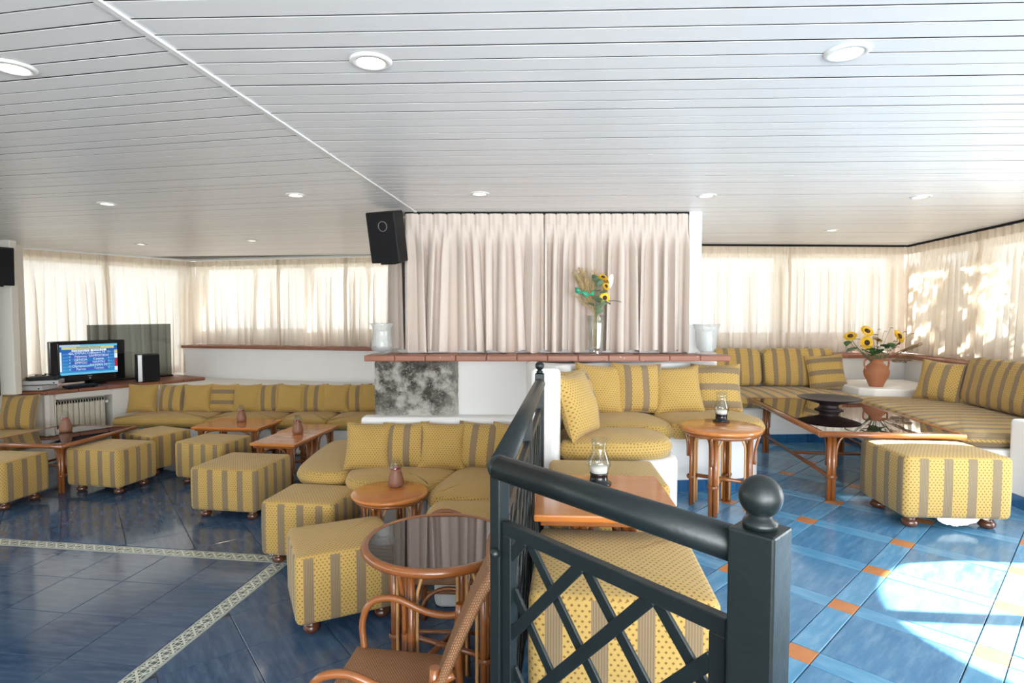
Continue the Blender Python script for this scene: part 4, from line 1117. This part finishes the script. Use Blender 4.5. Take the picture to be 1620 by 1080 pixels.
panel(PA, PC, .535, .965, UP + .10, 1.243, .178, .027, .06)
for f, zz in ((.028, 1.165), (.028, .60)):
    for o_ in (-1, 1):
        q = seg(PA, PB, f) ; dd = (PB - PA).normalized(); nn = Vector((-dd.y, dd.x)); q = PA + dd * .012 - nn * .024 * o_
        MB().ball((q.x, q.y, zz), .013, 10).build('boss', 'rail_paint', cp)

# ------------------------------------------------------------------ television corner
tv = thing('television', 'black flat television showing a blue fixtures screen on the tiled shelf', 'television', (-5.66, 7.77, .80), atan2(.75, .48) + 0.0)
# own axes: x along the screen, -y towards the room
W, H, ZB = .88, .545, .045
MB().box((0, .045, ZB + H / 2), (W, .07, H)).build('casing', 'black_gloss', tv, bevel=.012)
MB().box((0, .005, ZB + .265), (.70, .012, .50)).build('bezel', 'black_gloss', tv, bevel=.003)
MB().lathe([(.0001, 0), (.20, 0), (.21, .006), (.19, .014), (.05, .02), (.04, .06), (.0001, .06)], 24, (0, .05, 0)).build('stand', 'black_gloss', tv)
SX0, SX1, SZ0, SZ1 = -.335, .335, ZB + .10, ZB + .495
sq = [(SX0, -.0035, SZ0), (SX1, -.0035, SZ0), (SX1, -.0035, SZ1), (SX0, -.0035, SZ1)]
scr = MB().add(sq + [(x, .002, z) for x, y, z in sq], [(0, 1, 2, 3), (5, 4, 7, 6)], [[(0, 0), (1, 0), (1, 1), (0, 1)]] * 2).build('screen', 'screen_blue', tv)
def sxy(u, v): return SX0 + (SX1 - SX0) * u, SZ1 - (SZ1 - SZ0) * v
def panel_rect(name, u0, v0, u1, v1, mat, lay=1):
    x0, z1 = sxy(u0, v0); x1, z0 = sxy(u1, v1); y = -.0035 - .0004 * lay
    MB().add([(x0, y, z0), (x1, y, z0), (x1, y, z1), (x0, y, z1)], [(0, 1, 2, 3)]).build(name, mat, scr)
def text(s, u, v, size, mat, align='CENTER', squeeze=1.0):
    c = bpy.data.curves.new('screen_text', 'FONT'); c.body = s; c.size = size; c.align_x = align; c.align_y = 'CENTER'; c.space_character = 1.0
    o = bpy.data.objects.new('screen_text', c); COL.objects.link(o); o.parent = scr; x, z = sxy(u, v)
    o.location = (x, -.0055, z); o.rotation_euler = (pi / 2, 0, 0); o.scale = (squeeze, 1, 1); c.materials.append(M(mat))
    me = bpy.data.meshes.new_from_object(o); bpy.data.objects.remove(o); bpy.data.curves.remove(c)
    o = bpy.data.objects.new('screen_text', me); COL.objects.link(o); o.parent = scr
    o.location = (x, -.0055, z); o.rotation_euler = (pi / 2, 0, 0); o.scale = (squeeze, 1, 1); return o
panel_rect('screen_band', 0, 0, 1, .07, 'screen_cyan'); panel_rect('screen_band', 0, .93, 1, 1, 'screen_cyan'); panel_rect('screen_band', 0, .0, .34, .055, 'screen_light', 2)
panel_rect('screen_band', .035, .065, .94, .155, 'screen_yellow', 2); panel_rect('screen_band', 0, .24, .03, .88, 'screen_white', 2); panel_rect('screen_band', .945, .34, 1, .50, 'screen_white', 2)
panel_rect('screen_band', .945, .22, 1, .33, 'screen_yellow', 2); panel_rect('screen_band', .945, .52, 1, .80, 'screen_red', 2); panel_rect('screen_band', .945, .80, 1, .93, 'screen_white', 2)
panel_rect('screen_band', .20, .165, .50, .235, 'screen_white', 2); panel_rect('screen_band', .52, .165, .80, .235, 'screen_white', 2)
text('PROSSIMI IMPEGNI', .49, .110, .034, 'screen_navy'); text('JUVENTUS TV', .35, .20, .030, 'screen_navy'); text('ROMA TV', .66, .20, .030, 'screen_navy')
ROWS = [('22/10', 'CL', 'OLYMPIACOS', 'Bayern M.', 'CL', '21/10'), ('26/10', 'C', 'Palermo', 'SAMPDORIA', 'F', '25/10'), ('29/10', 'F', 'GENOA', 'Cesena', 'C', '29/10'),
        ('01/11', 'F', 'EMPOLI', 'NAPOLI', 'F', '01/11'), ('04/11', 'CL', 'Olympiacos', 'BAYERN M.', 'CL', '05/11'), ('09/11', 'C', 'Parma', 'Torino', 'C', '09/11')]
for k, (d1, a1, t1, t2, a2, d2) in enumerate(ROWS):
    v = .295 + k * .106
    if k % 2: panel_rect('screen_row', .19, v - .05, .82, v + .05, 'screen_row', 1)
    text(d1, .085, v + .015, .026, 'screen_dim'); text(a1, .165, v, .030, 'screen_white'); text(t1, .35, v, .043, 'screen_white', squeeze=.98); text(t2, .66, v - .008, .043, 'screen_white', squeeze=.98)
    text(a2, .84, v - .02, .030, 'screen_white'); text(d2, .905, v - .02, .026, 'screen_dim')
MB().lathe([(.006, 0), (.009, .001), (.011, 0)], 16).build('power_light', 'silver', tv, (0, -.002, ZB + .045), (pi / 2, 0, 0))
MB().box((0, -.001, ZB + .075), (.05, .003, .006)).build('maker_mark', 'silver', tv)

gl = thing('smoked_glass_sheet', 'upright sheet of smoked glass behind the television', 'glass sheet', (-5.50, 8.36, .80), atan2(.75, .48))
MB().box((.02, 0, .40), (1.10, .010, .79)).build('glass', 'smoked_glass', gl)
MB().box((.02, 0, .012), (1.12, .05, .024)).build('foot_rail', 'black_plastic', gl)

sw = thing('loudspeaker', 'black box loudspeaker with a silver front edge on the shelf right of the television', 'speaker', (-5.14, 8.17, .80), radians(38))
MB().box((0, 0, .195), (.27, .29, .37)).build('cabinet', 'black_plastic', sw, bevel=.006)
MB().box((-.10, -.148, .195), (.05, .012, .37)).build('silver_strip', 'silver', sw, bevel=.003)
MB().box((.035, -.149, .195), (.19, .010, .35)).build('grille', 'charcoal', sw, bevel=.004)
for sx in (-1, 1):
    for sy in (-1, 1): MB().lathe([(.0001, 0), (.016, 0), (.016, .012), (.0001, .012)], 10, (sx * .10, sy * .11, 0)).build('rubber_foot', 'charcoal', sw)

def player(label, x, y, z, rz, w, d, h, mat, cat='player'):
    t = thing('media_player', label, cat, (x, y, z), radians(rz))
    MB().box((0, 0, h / 2 + .004), (w, d, h - .008)).build('casing', mat, t, bevel=.004)
    MB().box((0, -d / 2 - .002, h * .55), (w * .55, .006, h * .28)).build('disc_tray', mat, t, bevel=.001)
    MB().lathe([(.0001, 0), (.008, 0), (.008, .006), (.0001, .006)], 12).build('button', 'charcoal', t, (w * .38, -d / 2, h * .5), (pi / 2, 0, 0))
    for sx in (-1, 1): MB().box((sx * w * .38, 0, .003), (.03, d * .8, .006)).build('foot', 'charcoal', t)
player('white disc player at the bottom of the stack at the shelf corner', -5.93, 7.20, .80, 2, .36, .25, .062, 'silver_box')
player('pale disc player lying on top of the white one', -5.89, 7.27, .862, 24, .38, .26, .055, 'silver_box')
player('slim black receiver on the shelf in front of the television', -5.535, 7.42, .80, 57, .34, .14, .040, 'black_plastic', 'receiver')
player('flat black deck on top of the stacked players', -5.90, 7.30, .917, 30, .32, .22, .045, 'black_plastic')
def cable(label, pts, r=.005, mat='charcoal'): tag(MB().tube(smooth(pts, 6), r, 6).build('cable', mat), label, 'cable')
cable('tangled dark cable on the flat black deck', [(-6.00, 7.30, .966), (-5.95, 7.24, .985), (-5.90, 7.33, .972), (-5.86, 7.27, .995), (-5.82, 7.35, .972), (-5.79, 7.31, .968)])
cable('pale cable loop left of the stacked players', [(-6.06, 7.12, .806), (-6.07, 7.20, .93), (-6.02, 7.24, .985), (-5.97, 7.30, .968)], .004, 'dry_straw')
cable('thin straw coloured cable drooping beside the players', [(-6.09, 7.10, .806), (-6.05, 7.13, .90), (-6.04, 7.22, .95), (-6.00, 7.30, .92), (-6.02, 7.36, .806)], .004, 'dry_straw')
rad = thing('radiator', 'cream cast radiator in the niche below the television', 'radiator', (-5.42, 7.394, 0), atan2(SD.y, SD.x))
rad.location = tuple(SP + SD * .41 + SN * .16) + (0,)
for k in range(9):
    x = -.255 + k * .060
    MB().box((x, 0, .38), (.055, .075, .46)).build('radiator_section', 'radiator', rad, bevel=.008)
MB().box((-.015, 0, .628), (.54, .075, .030)).build('top_grille', 'charcoal', rad, bevel=.004)
for k in range(18): MB().box((-.27 + k * .030, -.004, .630), (.008, .078, .036)).build('grille_fin', 'radiator', rad)
MB().lathe([(.0001, 0), (.022, .0), (.022, .035), (.015, .05), (.0001, .05)], 14).build('valve', 'trim_white', rad, (.262, -.03, .59), (pi / 2, 0, 0))
MB().tube([(.24, 0, .58), (.24, 0, .0)], .009, 8).build('pipe', 'radiator', rad)

# ------------------------------------------------------------------ wall speakers
def wall_speaker(label, x, y, z, rz, tilt, w=.27, d=.22, h=.40, circ=True, reach=.12):
    t = bpy.data.objects.new('wall_speaker', None); COL.objects.link(t); t.location = (x, y, z); t.rotation_euler = (radians(tilt), 0, radians(rz)); t.empty_display_size = .05
    tag(t, label, 'speaker')
    out = [(-w / 2, -d / 2), (w / 2, -d / 2), (w / 2, d * .1), (w * .30, d / 2), (-w * .30, d / 2), (-w / 2, d * .1)]
    MB().prism(out, -h / 2, h / 2).build('cabinet', 'black_plastic', t, bevel=.008)
    MB().box((0, -d / 2 - .004, 0), (w * .93, .012, h * .94)).build('grille', 'charcoal', t, bevel=.005)
    if circ:
        ring = [(.038 * cos(2 * pi * k / 28) + .02, -d / 2 - .011, .038 * sin(2 * pi * k / 28) + h * .22) for k in range(28)]
        MB().tube(ring, .0016, 5, closed=True).build('badge_ring', 'silver', t)
    MB().box((0, -d * .1, -h / 2 - .008), (w * .5, d * .5, .016)).build('foot_plate', 'charcoal', t, bevel=.003)
    mb = MB(); mb.box((-.03, d / 2 + reach / 2, -h * .36), (.05, reach, .05)); mb.box((-.03, d / 2 + reach, -h * .36), (.09, .02, .12)); mb.build('bracket', 'black_plastic', t, bevel=.004)
    return t
wall_speaker('black loudspeaker with a ring mark on the corner of the central block', -.985, 4.72, 2.365, -20, 12, .26, .22, .40, True, .09)
wall_speaker('black loudspeaker cut by the left photo edge on the column', -5.75, 6.45, 2.275, 50, 4, .36, .24, .42, False, .10)

# ------------------------------------------------------------------ lamps and jars
def clay_lamp(label, x, y, z, s=1.0):
    t = thing('candle_lamp', label, 'candle', (x, y, z), 0, 'clay candle lamps with glass chimneys')
    MB().lathe([(.0001, 0), (.045 * s, 0), (.054 * s, .012 * s), (.055 * s, .035 * s), (.046 * s, .075 * s), (.036 * s, .105 * s), (.038 * s, .122 * s), (.034 * s, .122 * s), (.031 * s, .105 * s), (.0001, .10 * s)], 24).build('base', 'candle_clay', t)
    MB().lathe([(.0001, .100 * s), (.026 * s, .100 * s), (.026 * s, .130 * s), (.022 * s, .136 * s), (.0001, .134 * s)], 18).build('candle', 'candle_red', t)
    MB().lathe([(.047 * s, .128 * s), (.046 * s, .134 * s), (.036 * s, .160 * s), (.026 * s, .195 * s), (.024 * s, .196 * s), (.034 * s, .160 * s), (.043 * s, .134 * s), (.044 * s, .128 * s)], 24).build('glass_chimney', 'clear_glass', t)
    return t
clay_lamp('clay candle lamp on the small round wooden table', -.805, 3.985, .55)
clay_lamp('clay candle lamp on the far wooden table', -3.14, 6.70, .50)
clay_lamp('clay candle lamp on the joined wooden tables', -2.235, 6.02, .50)
clay_lamp('clay candle lamp on the long glass table at the far left', -4.72, 6.10, .50, 1.1)
def hurricane(label, x, y, z, s=1.0):
    t = thing('hurricane_lamp', label, 'lamp', (x, y, z), 0, 'glass hurricane lamps')
    MB().lathe([(.0001, 0), (.056 * s, 0), (.056 * s, .008 * s), (.040 * s, .014 * s), (.038 * s, .045 * s), (.042 * s, .052 * s), (.0001, .052 * s)], 24).build('base', 'black_gloss', t)
    MB().lathe([(.0001, .053 * s), (.037 * s, .053 * s), (.037 * s, .078 * s), (.0001, .078 * s)], 20).build('wax', 'candle_white', t)
    MB().lathe([(.040 * s, .054 * s), (.055 * s, .085 * s), (.053 * s, .105 * s), (.034 * s, .150 * s), (.033 * s, .172 * s), (.040 * s, .205 * s), (.038 * s, .205 * s), (.031 * s, .172 * s), (.032 * s, .150 * s), (.050 * s, .105 * s), (.052 * s, .085 * s), (.038 * s, .056 * s)], 28).build('glass_chimney', 'clear_glass', t)
hurricane('hurricane lamp with black base on the tall round wooden table', 1.45, 4.00, 1.00)
hurricane('hurricane lamp behind the handrail on the square wooden table', .385, 2.545, .99)
def jar(label, x, y, z, flare, s=1.0):
    t = thing('glass_jar', label, 'vase', (x, y, z), 0)
    if flare: pr = [(.0001, 0), (.085, 0), (.085, .012), (.060, .022), (.080, .06), (.086, .12), (.092, .20), (.110, .245), (.107, .247), (.088, .20), (.082, .12), (.076, .06), (.055, .028), (.0001, .026)]
    else: pr = [(.0001, 0), (.055, 0), (.082, .03), (.088, .07), (.080, .13), (.072, .18), (.078, .225), (.100, .255), (.097, .257), (.074, .225), (.068, .18), (.076, .13), (.083, .07), (.076, .034), (.0001, .010)]
    MB().lathe([(r * s, zz * s) for r, zz in pr], 30).build('glass', 'frosted_white', t)
    MB().lathe([(.0001, .028 * s), (.048 * s, .028 * s), (.046 * s, .19 * s), (.040 * s, .195 * s), (.0001, .19 * s)], 20).build('candle', 'candle_white', t)
    if not flare: MB().lathe([(.0001, .012 * s), (.070 * s, .030 * s), (.078 * s, .055 * s), (.0001, .062 * s)], 20).build('pebble_fill', 'curb_stone', t)
jar('flared glass candle jar at the right end of the central ledge', 1.605, 4.80, 1.41, True)
jar('rounded glass candle jar at the left end of the central ledge', -1.075, 4.80, 1.41, False)
bowl = thing('bowl', 'wide dark footed bowl on the long glass table of the raised room', 'bowl', (2.66, 4.85, UP + .50))
MB().lathe([(.0001, 0), (.105, 0), (.110, .006), (.085, .014), (.070, .035), (.075, .048), (.14, .070), (.205, .088), (.240, .100), (.244, .104), (.236, .106), (.19, .094), (.10, .072), (.0001, .066)], 48).build('body', 'bowl_dark', bowl)

# ------------------------------------------------------------------ flowers
def sunflower_mesh():
    mb = MB(); n = 16
    for ring, (r0, r1, lift, off) in enumerate(((.016, .048, .004, 0), (.014, .042, .012, .5))):
        for k in range(n):
            a = 2 * pi * (k + off) / n; w = .0075; p = Vector((cos(a), sin(a), 0)); q = Vector((-sin(a), cos(a), 0))
            vs = [p * r0 - q * w * .6, p * r0 + q * w * .6, p * ((r0 + r1) * .55) + q * w + Vector((0, 0, lift)), p * r1 + Vector((0, 0, lift * .4 - .004)), p * ((r0 + r1) * .55) - q * w + Vector((0, 0, lift))]
            mb.add(vs, [(0, 1, 2, 3, 4)], smooth=True)
    return mb
def sunflower(parent, x, y, z, dirv, s=1.0):
    q = Vector(dirv).to_track_quat('Z', 'Y').to_euler()
    o = sunflower_mesh().build('sunflower', 'sunflower_petal', parent, (x, y, z), q); o.scale = (s, s, s)
    MB().lathe([(.0001, .012), (.010, .012), (.018, .006), (.019, 0), (.012, -.008), (.0001, -.010)], 14).build('flower_heart', 'sunflower_heart', o)
    m = MB()
    for k in range(7):
        a = 2 * pi * k / 7; p = Vector((cos(a), sin(a), 0)); w = Vector((-sin(a), cos(a), 0)) * .007
        m.add([p * .006 - w + Vector((0, 0, -.010)), p * .006 + w + Vector((0, 0, -.010)), p * .036 + Vector((0, 0, -.006))], [(0, 1, 2)])
    m.build('sepals', 'leaf_green', o)
    return o
def stem(parent, pts, r=.003, mat='leaf_green', name='stem'): return MB().tube(smooth(pts, 4), r, 5).build(name, mat, parent)
def leaf(parent, p, dirv, L=.09, w=.035, mat='leaf_green', name='leaf'):
    d = Vector(dirv).normalized(); sd = d.cross(Vector((0, 0, 1)));
    if sd.length < .01: sd = Vector((1, 0, 0))
    sd.normalize(); up = sd.cross(d); p = Vector(p); vs = []; fs = []
    prof = [(0, .08), (.2, .7), (.45, 1), (.75, .62), (1, .02)]
    for f, ww in prof:
        c = p + d * L * f - Vector((0, 0, L * .28 * f * f)); vs += [c - sd * w * ww + up * .006, c, c + sd * w * ww + up * .006]
    for i in range(4): fs += [(3 * i, 3 * i + 1, 3 * i + 4, 3 * i + 3), (3 * i + 1, 3 * i + 2, 3 * i + 5, 3 * i + 4)]
    return MB().add(vs, fs, smooth=True).build(name, mat, parent)
def grass_head(parent, p, dirv, L=.12, n=26, mat='dry_straw', r=.010, seed=0, name='dry_grass_head'):
    rnd = random.Random(seed); d = Vector(dirv).normalized(); p = Vector(p); mb = MB()
    for k in range(n):
        f = k / n; c = p + d * L * f - Vector((0, 0, L * .10 * f * f)); a = rnd.uniform(0, 6.28); o = d.orthogonal().normalized(); o.rotate(Matrix.Rotation(a, 3, d))
        q = c + d * .022 + o * r * rnd.uniform(.6, 1.3) * (1 - .5 * f); mb.tube([c, (c + q) / 2 + o * .002, q], [.0012, .0022, .0006], 4)
    return mb.build(name, mat, parent)

# terracotta jug with sunflowers on the corner plinth
jx, jy, jz = 3.88, 6.17, .975
jug = thing('terracotta_jug', 'two handled terracotta jug holding sunflowers on the white corner plinth', 'jug', (jx, jy, jz))
MB().lathe([(.0001, 0), (.062, 0), (.066, .006), (.085, .05), (.115, .11), (.123, .155), (.112, .195), (.080, .232), (.062, .248), (.058, .275), (.066, .288), (.070, .293), (.062, .294), (.052, .275), (.054, .25), (.0001, .245)], 36).build('body', 'clay', jug)
for s in (-1, 1):
    MB().tube(smooth([(s * .060, 0, .275), (s * .090, 0, .290), (s * .122, 0, .280), (s * .130, 0, .245), (s * .122, 0, .200), (s * .108, 0, .185)], 5), .009, 8).build('handle', 'clay', jug)
fl = thing('sunflower_bunch', 'bunch of sunflowers, leaves and dry grasses standing in the terracotta jug', 'flowers', (jx, jy, jz))
D6 = 6.17 / 920
def fp(u, v, dy=0.0):   # a flower's place on the upright plane through the jug
    return ((u - 1392) * D6 * 1.01, dy, .27 + (566 - v) * D6 * 1.01)
heads = [((1347, 527), (-.5, -.5, .75), 1.0), ((1372, 519), (.05, -.8, .6), 1.05), ((1371, 537), (.1, -1, .15), 1.1), ((1420, 527), (.45, -.75, .45), 1.15), ((1386, 533), (.3, -.3, .9), .7)]
for k, ((u, v), dv, s) in enumerate(heads):
    x, y, z = fp(u, v, -.03 - .01 * k); sunflower(fl, x, y, z, dv, s * 1.5)
    stem(fl, [(0.01 * (k - 2), 0, .20), (x * .35, y * .5, .30), (x * .8, y * .8, (z + .28) / 2 + .03), (x - dv[0] * .012, y - dv[1] * .012, z - .012)], .0035)
for (u, v, dv, L, w) in [(1358, 545, (-.9, -.2, -.15), .10, .045), (1366, 550, (.6, -.7, -.5), .12, .040), (1345, 535, (-.3, -.3, -.9), .08, .03), (1384, 552, (.9, -.4, .1), .11, .048), (1380, 558, (-.6, -.5, .1), .09, .04),
                         (1398, 548, (.5, -.4, .3), .09, .045), (1410, 538, (-.2, -.4, -.8), .07, .028), (1386, 563, (-.3, -.6, .6), .10, .04), (1382, 528, (.4, -.2, -.4), .07, .035), (1377, 545, (-.2, -.8, -.6), .08, .035)]:
    dv = (dv[0], dv[1], max(dv[2], -.1)); x, y, z = fp(u + 5, v - 2, -.03); z = max(z, .345); leaf(fl, (x, y, z), (-dv[0] * .7, dv[1], dv[2] + .25), L * 1.1, w * 1.2, 'leaf_green' if L > .08 else 'leaf_pale')
    x, y, z = fp(u, v, -.03); z = max(z, .335); leaf(fl, (x, y, z), dv, L * 1.3, w * 1.35, 'leaf_green'); stem(fl, [(0, 0, .24), (x * .6, y, (z + .24) / 2), (x, y, z)], .0025)
for k, (u, v) in enumerate([(1366, 549), (1382, 548), (1395, 545), (1400, 552), (1388, 541), (1408, 545)]):
    x, y, z = fp(u, v, -.06); m = MB()
    for q in range(5):
        a = 2 * pi * q / 5 + k; c, s = cos(a), sin(a); m.add([(0, 0, 0), (c * .012 - s * .005, -.004, s * .012 + c * .005), (c * .022, -.002, s * .022), (c * .012 + s * .005, -.004, s * .012 - c * .005)], [(0, 1, 2, 3)])
    m.build('small_white_flower', 'petal_white', fl, (x, y, z))
    stem(fl, [(0, 0, .24), (x * .5, y * .6, (z + .26) / 2), (x, y + .003, z)], .002, 'leaf_pale')
for k, (u, v, L) in enumerate([(1455, 540, .20), (1462, 537, .24), (1440, 548, .16), (1448, 556, .18), (1438, 566, .16), (1430, 536, .12), (1444, 562, .2)]):
    x, y, z = fp(u, v, -.02 + .02 * (k % 3)); b = Vector((.02, 0, .26)); e = Vector((x, y, z)); dv = (e - b).normalized()
    stem(fl, [b - dv * .04, b + (e - b) * .5 + Vector((0, 0, .015)), e], .0035, 'dry_brown'); grass_head(fl, e - dv * L, dv, L, 60, 'dry_brown', .020, k)
for k, (u, v) in enumerate([(1405, 520), (1395, 517), (1436, 521), (1448, 524), (1425, 545), (1415, 515)]):
    x, y, z = fp(u, v, .03); stem(fl, [(0, 0, .25), (x * .5, .01, (z + .25) / 2 + .03), (x, y, z)], .0018, 'leaf_pale'); leaf(fl, (x, y, z), (.6, -.3, .2), .03, .008, 'leaf_pale')

# crystal vase on the central ledge
vx, vy, vz = .69, 4.79, 1.41
va = thing('crystal_vase', 'tall cut glass vase in front of the central curtains', 'vase', (vx, vy, vz))
mb = MB(); prof = [(.052, 0), (.052, .03), (.060, .05), (.066, .16), (.070, .26), (.078, .315), (.073, .318), (.064, .26), (.058, .16), (.050, .05), (.0001, .035)]
n = 20; vs = []; fs = []
for i, (r, z) in enumerate(prof):
    for k in range(n):
        a = 2 * pi * k / n; rr = r * (1 + (.05 if (k % 2) else -.03) * (1 if i < 7 else .3)); vs.append((rr * cos(a), rr * sin(a), z + (.006 if k % 2 and 4 < i < 7 else 0)))
for i in range(len(prof) - 1):
    for k in range(n): fs.append((i * n + k, i * n + (k + 1) % n, (i + 1) * n + (k + 1) % n, (i + 1) * n + k))
mb.add(vs, fs); mb.f.append(tuple(range(n - 1, -1, -1))); mb.mi.append(0); mb.sm.append(False); mb.uv.append(None)
mb.build('glass', 'crystal', va)
dry = thing('dried_bouquet', 'dried grasses with sunflowers and a green ribbon in the cut glass vase', 'flowers', (vx, vy, vz))
D5 = 4.79 / 920
def vp(u, v, dy=0.0): return ((u - 945) * D5, dy, (561 - v) * D5)
rnd = random.Random(11)
for k in range(22):
    u = 918 + rnd.uniform(-4, 42); v = 432 + rnd.uniform(0, 38) + max(0, u - 945) * .5; x, y, z = vp(u, v, rnd.uniform(-.04, .05)); e = Vector((x, y, z)); b = Vector((rnd.uniform(-.02, .02), rnd.uniform(-.02, .02), .06)); dv = (e - Vector((b.x, b.y, .3))).normalized()
    stem(dry, [b, Vector((b.x * .8, b.y * .8, .30)), (e + Vector((0, 0, .33))) / 2 * Vector((1, 1, 1)).x if False else Vector(((e.x) * .5, e.y * .5, (e.z + .32) / 2)), e], .0028, 'dry_straw'); grass_head(dry, e - dv * .11, dv, .17, 56, 'dry_straw', .020, k)
for (u, v, dv, s) in [(957, 472, (.25, -1, .1), .95), (959, 454, (.5, -.7, .4), .75), (954, 440, (.2, -.6, .8), .85), (960, 446, (.6, -.4, .6), .6)]:
    x, y, z = vp(u, v, -.06); sunflower(dry, x, y, z, dv, s * 1.1); stem(dry, [(.01, 0, .06), (.015, -.01, .30), (x * .7, y * .6, (z + .30) / 2), (x - dv[0] * .01, y - dv[1] * .01, z - .01)], .003, 'dry_straw')
for (u, v, dv, L) in [(945, 450, (-.1, -.6, .6), .09), (948, 462, (-.3, -.7, .2), .10), (943, 470, (.2, -.8, -.2), .09), (950, 480, (-.2, -.6, .5), .09), (940, 485, (-.5, -.4, .4), .08), (962, 478, (.8, -.3, .2), .10), (946, 492, (.2, -.5, .7), .08), (944, 445, (-.4, -.3, .7), .07)]:
    x, y, z = vp(u + 4, v + 5, -.055); leaf(dry, (x, y, z), (-dv[0], dv[1], dv[2] + .3), L, .032, 'leaf_pale')
    x, y, z = vp(u, v, -.04); leaf(dry, (x, y, z), dv, L * 1.15, .036, 'leaf_pale')
    stem(dry, [(0, 0, .08), (0, -.01, .30), (x, y, z)], .002, 'leaf_pale')
m = MB(); pts = smooth([vp(911, 459, -.05), vp(920, 463, -.075), vp(930, 467, -.085), vp(940, 464, -.085)], 6); vs = []
for i, p in enumerate(pts):
    hgt = .016 + .008 * sin(i * .8); vs += [(p.x, p.y, p.z - hgt), (p.x, p.y - .012 * sin(i), p.z), (p.x, p.y, p.z + hgt)]
fs = []
for i in range(len(pts) - 1): fs += [(3 * i, 3 * i + 3, 3 * i + 4, 3 * i + 1), (3 * i + 1, 3 * i + 4, 3 * i + 5, 3 * i + 2)]
o = m.add(vs, fs, smooth=True).build('ribbon', 'ribbon_green', dry); o['label'] = 'shiny green ribbon'; sdm = o.modifiers.new('solid', 'SOLIDIFY'); sdm.thickness = .002
p = vp(967, 446, -.02); o = MB().add([(0.022 * sin(2 * pi * k / 16) * 1.0, -.004 * cos(4 * pi * k / 16), .060 * cos(2 * pi * k / 16)) for k in range(16)], [tuple(range(16))]).build('pale_pod', 'petal_white', dry, p, (0, radians(12), 0)); sdm = o.modifiers.new('solid', 'SOLIDIFY'); sdm.thickness = .003
stem(dry, [(.01, 0, .08), (.02, 0, .32), (p[0] * .8, p[1], p[2] - .12), (p[0] - .01, p[1], p[2] - .055)], .002, 'dry_straw')

# trees on the terrace: they shade the right window and show through its thin curtains
def tree(label, x, y, zc, r, h, seed):
    rnd = random.Random(seed); t = thing('tree', label, 'tree', (x, y, -.31), 0, 'trees outside the right window')
    mb = MB()
    for k in range(2600):
        d = Vector((rnd.uniform(-1, 1), rnd.uniform(-1, 1), rnd.uniform(-1, 1)))
        if d.length > 1 or d.length < .05: continue
        c = Vector((d.x * r, d.y * r, zc + .31 + d.z * h)) + Vector((sin(9 * d.y + seed), cos(7 * d.x), sin(8 * d.x))) * .12
        d2 = Vector((rnd.uniform(-1, 1), rnd.uniform(-1, 1), rnd.uniform(-1, 1))).normalized(); e = d2.orthogonal().normalized(); L = rnd.uniform(.07, .15)
        mb.add([c - d2 * L, c + e * L * .45, c + d2 * L, c - e * L * .45], [(0, 1, 2, 3)])
    f = mb.build('foliage', 'shrub', t); f['kind'] = 'stuff'
    MB().tube([(0, 0, 0), (.05, .03, zc * .5), (0, 0, zc)], [.10, .07, .04], 8).build('trunk', 'dry_brown', t)
tree('tree outside the right window, nearest the far corner of the room', 8.3, 7.4, 3.6, 1.3, 1.25, 1)
tree('tree outside the middle of the right window', 8.0, 5.6, 3.5, 1.15, 1.35, 2)
tree('tree outside the right window, nearest the arched door', 8.4, 4.35, 3.7, .85, 1.2, 3)
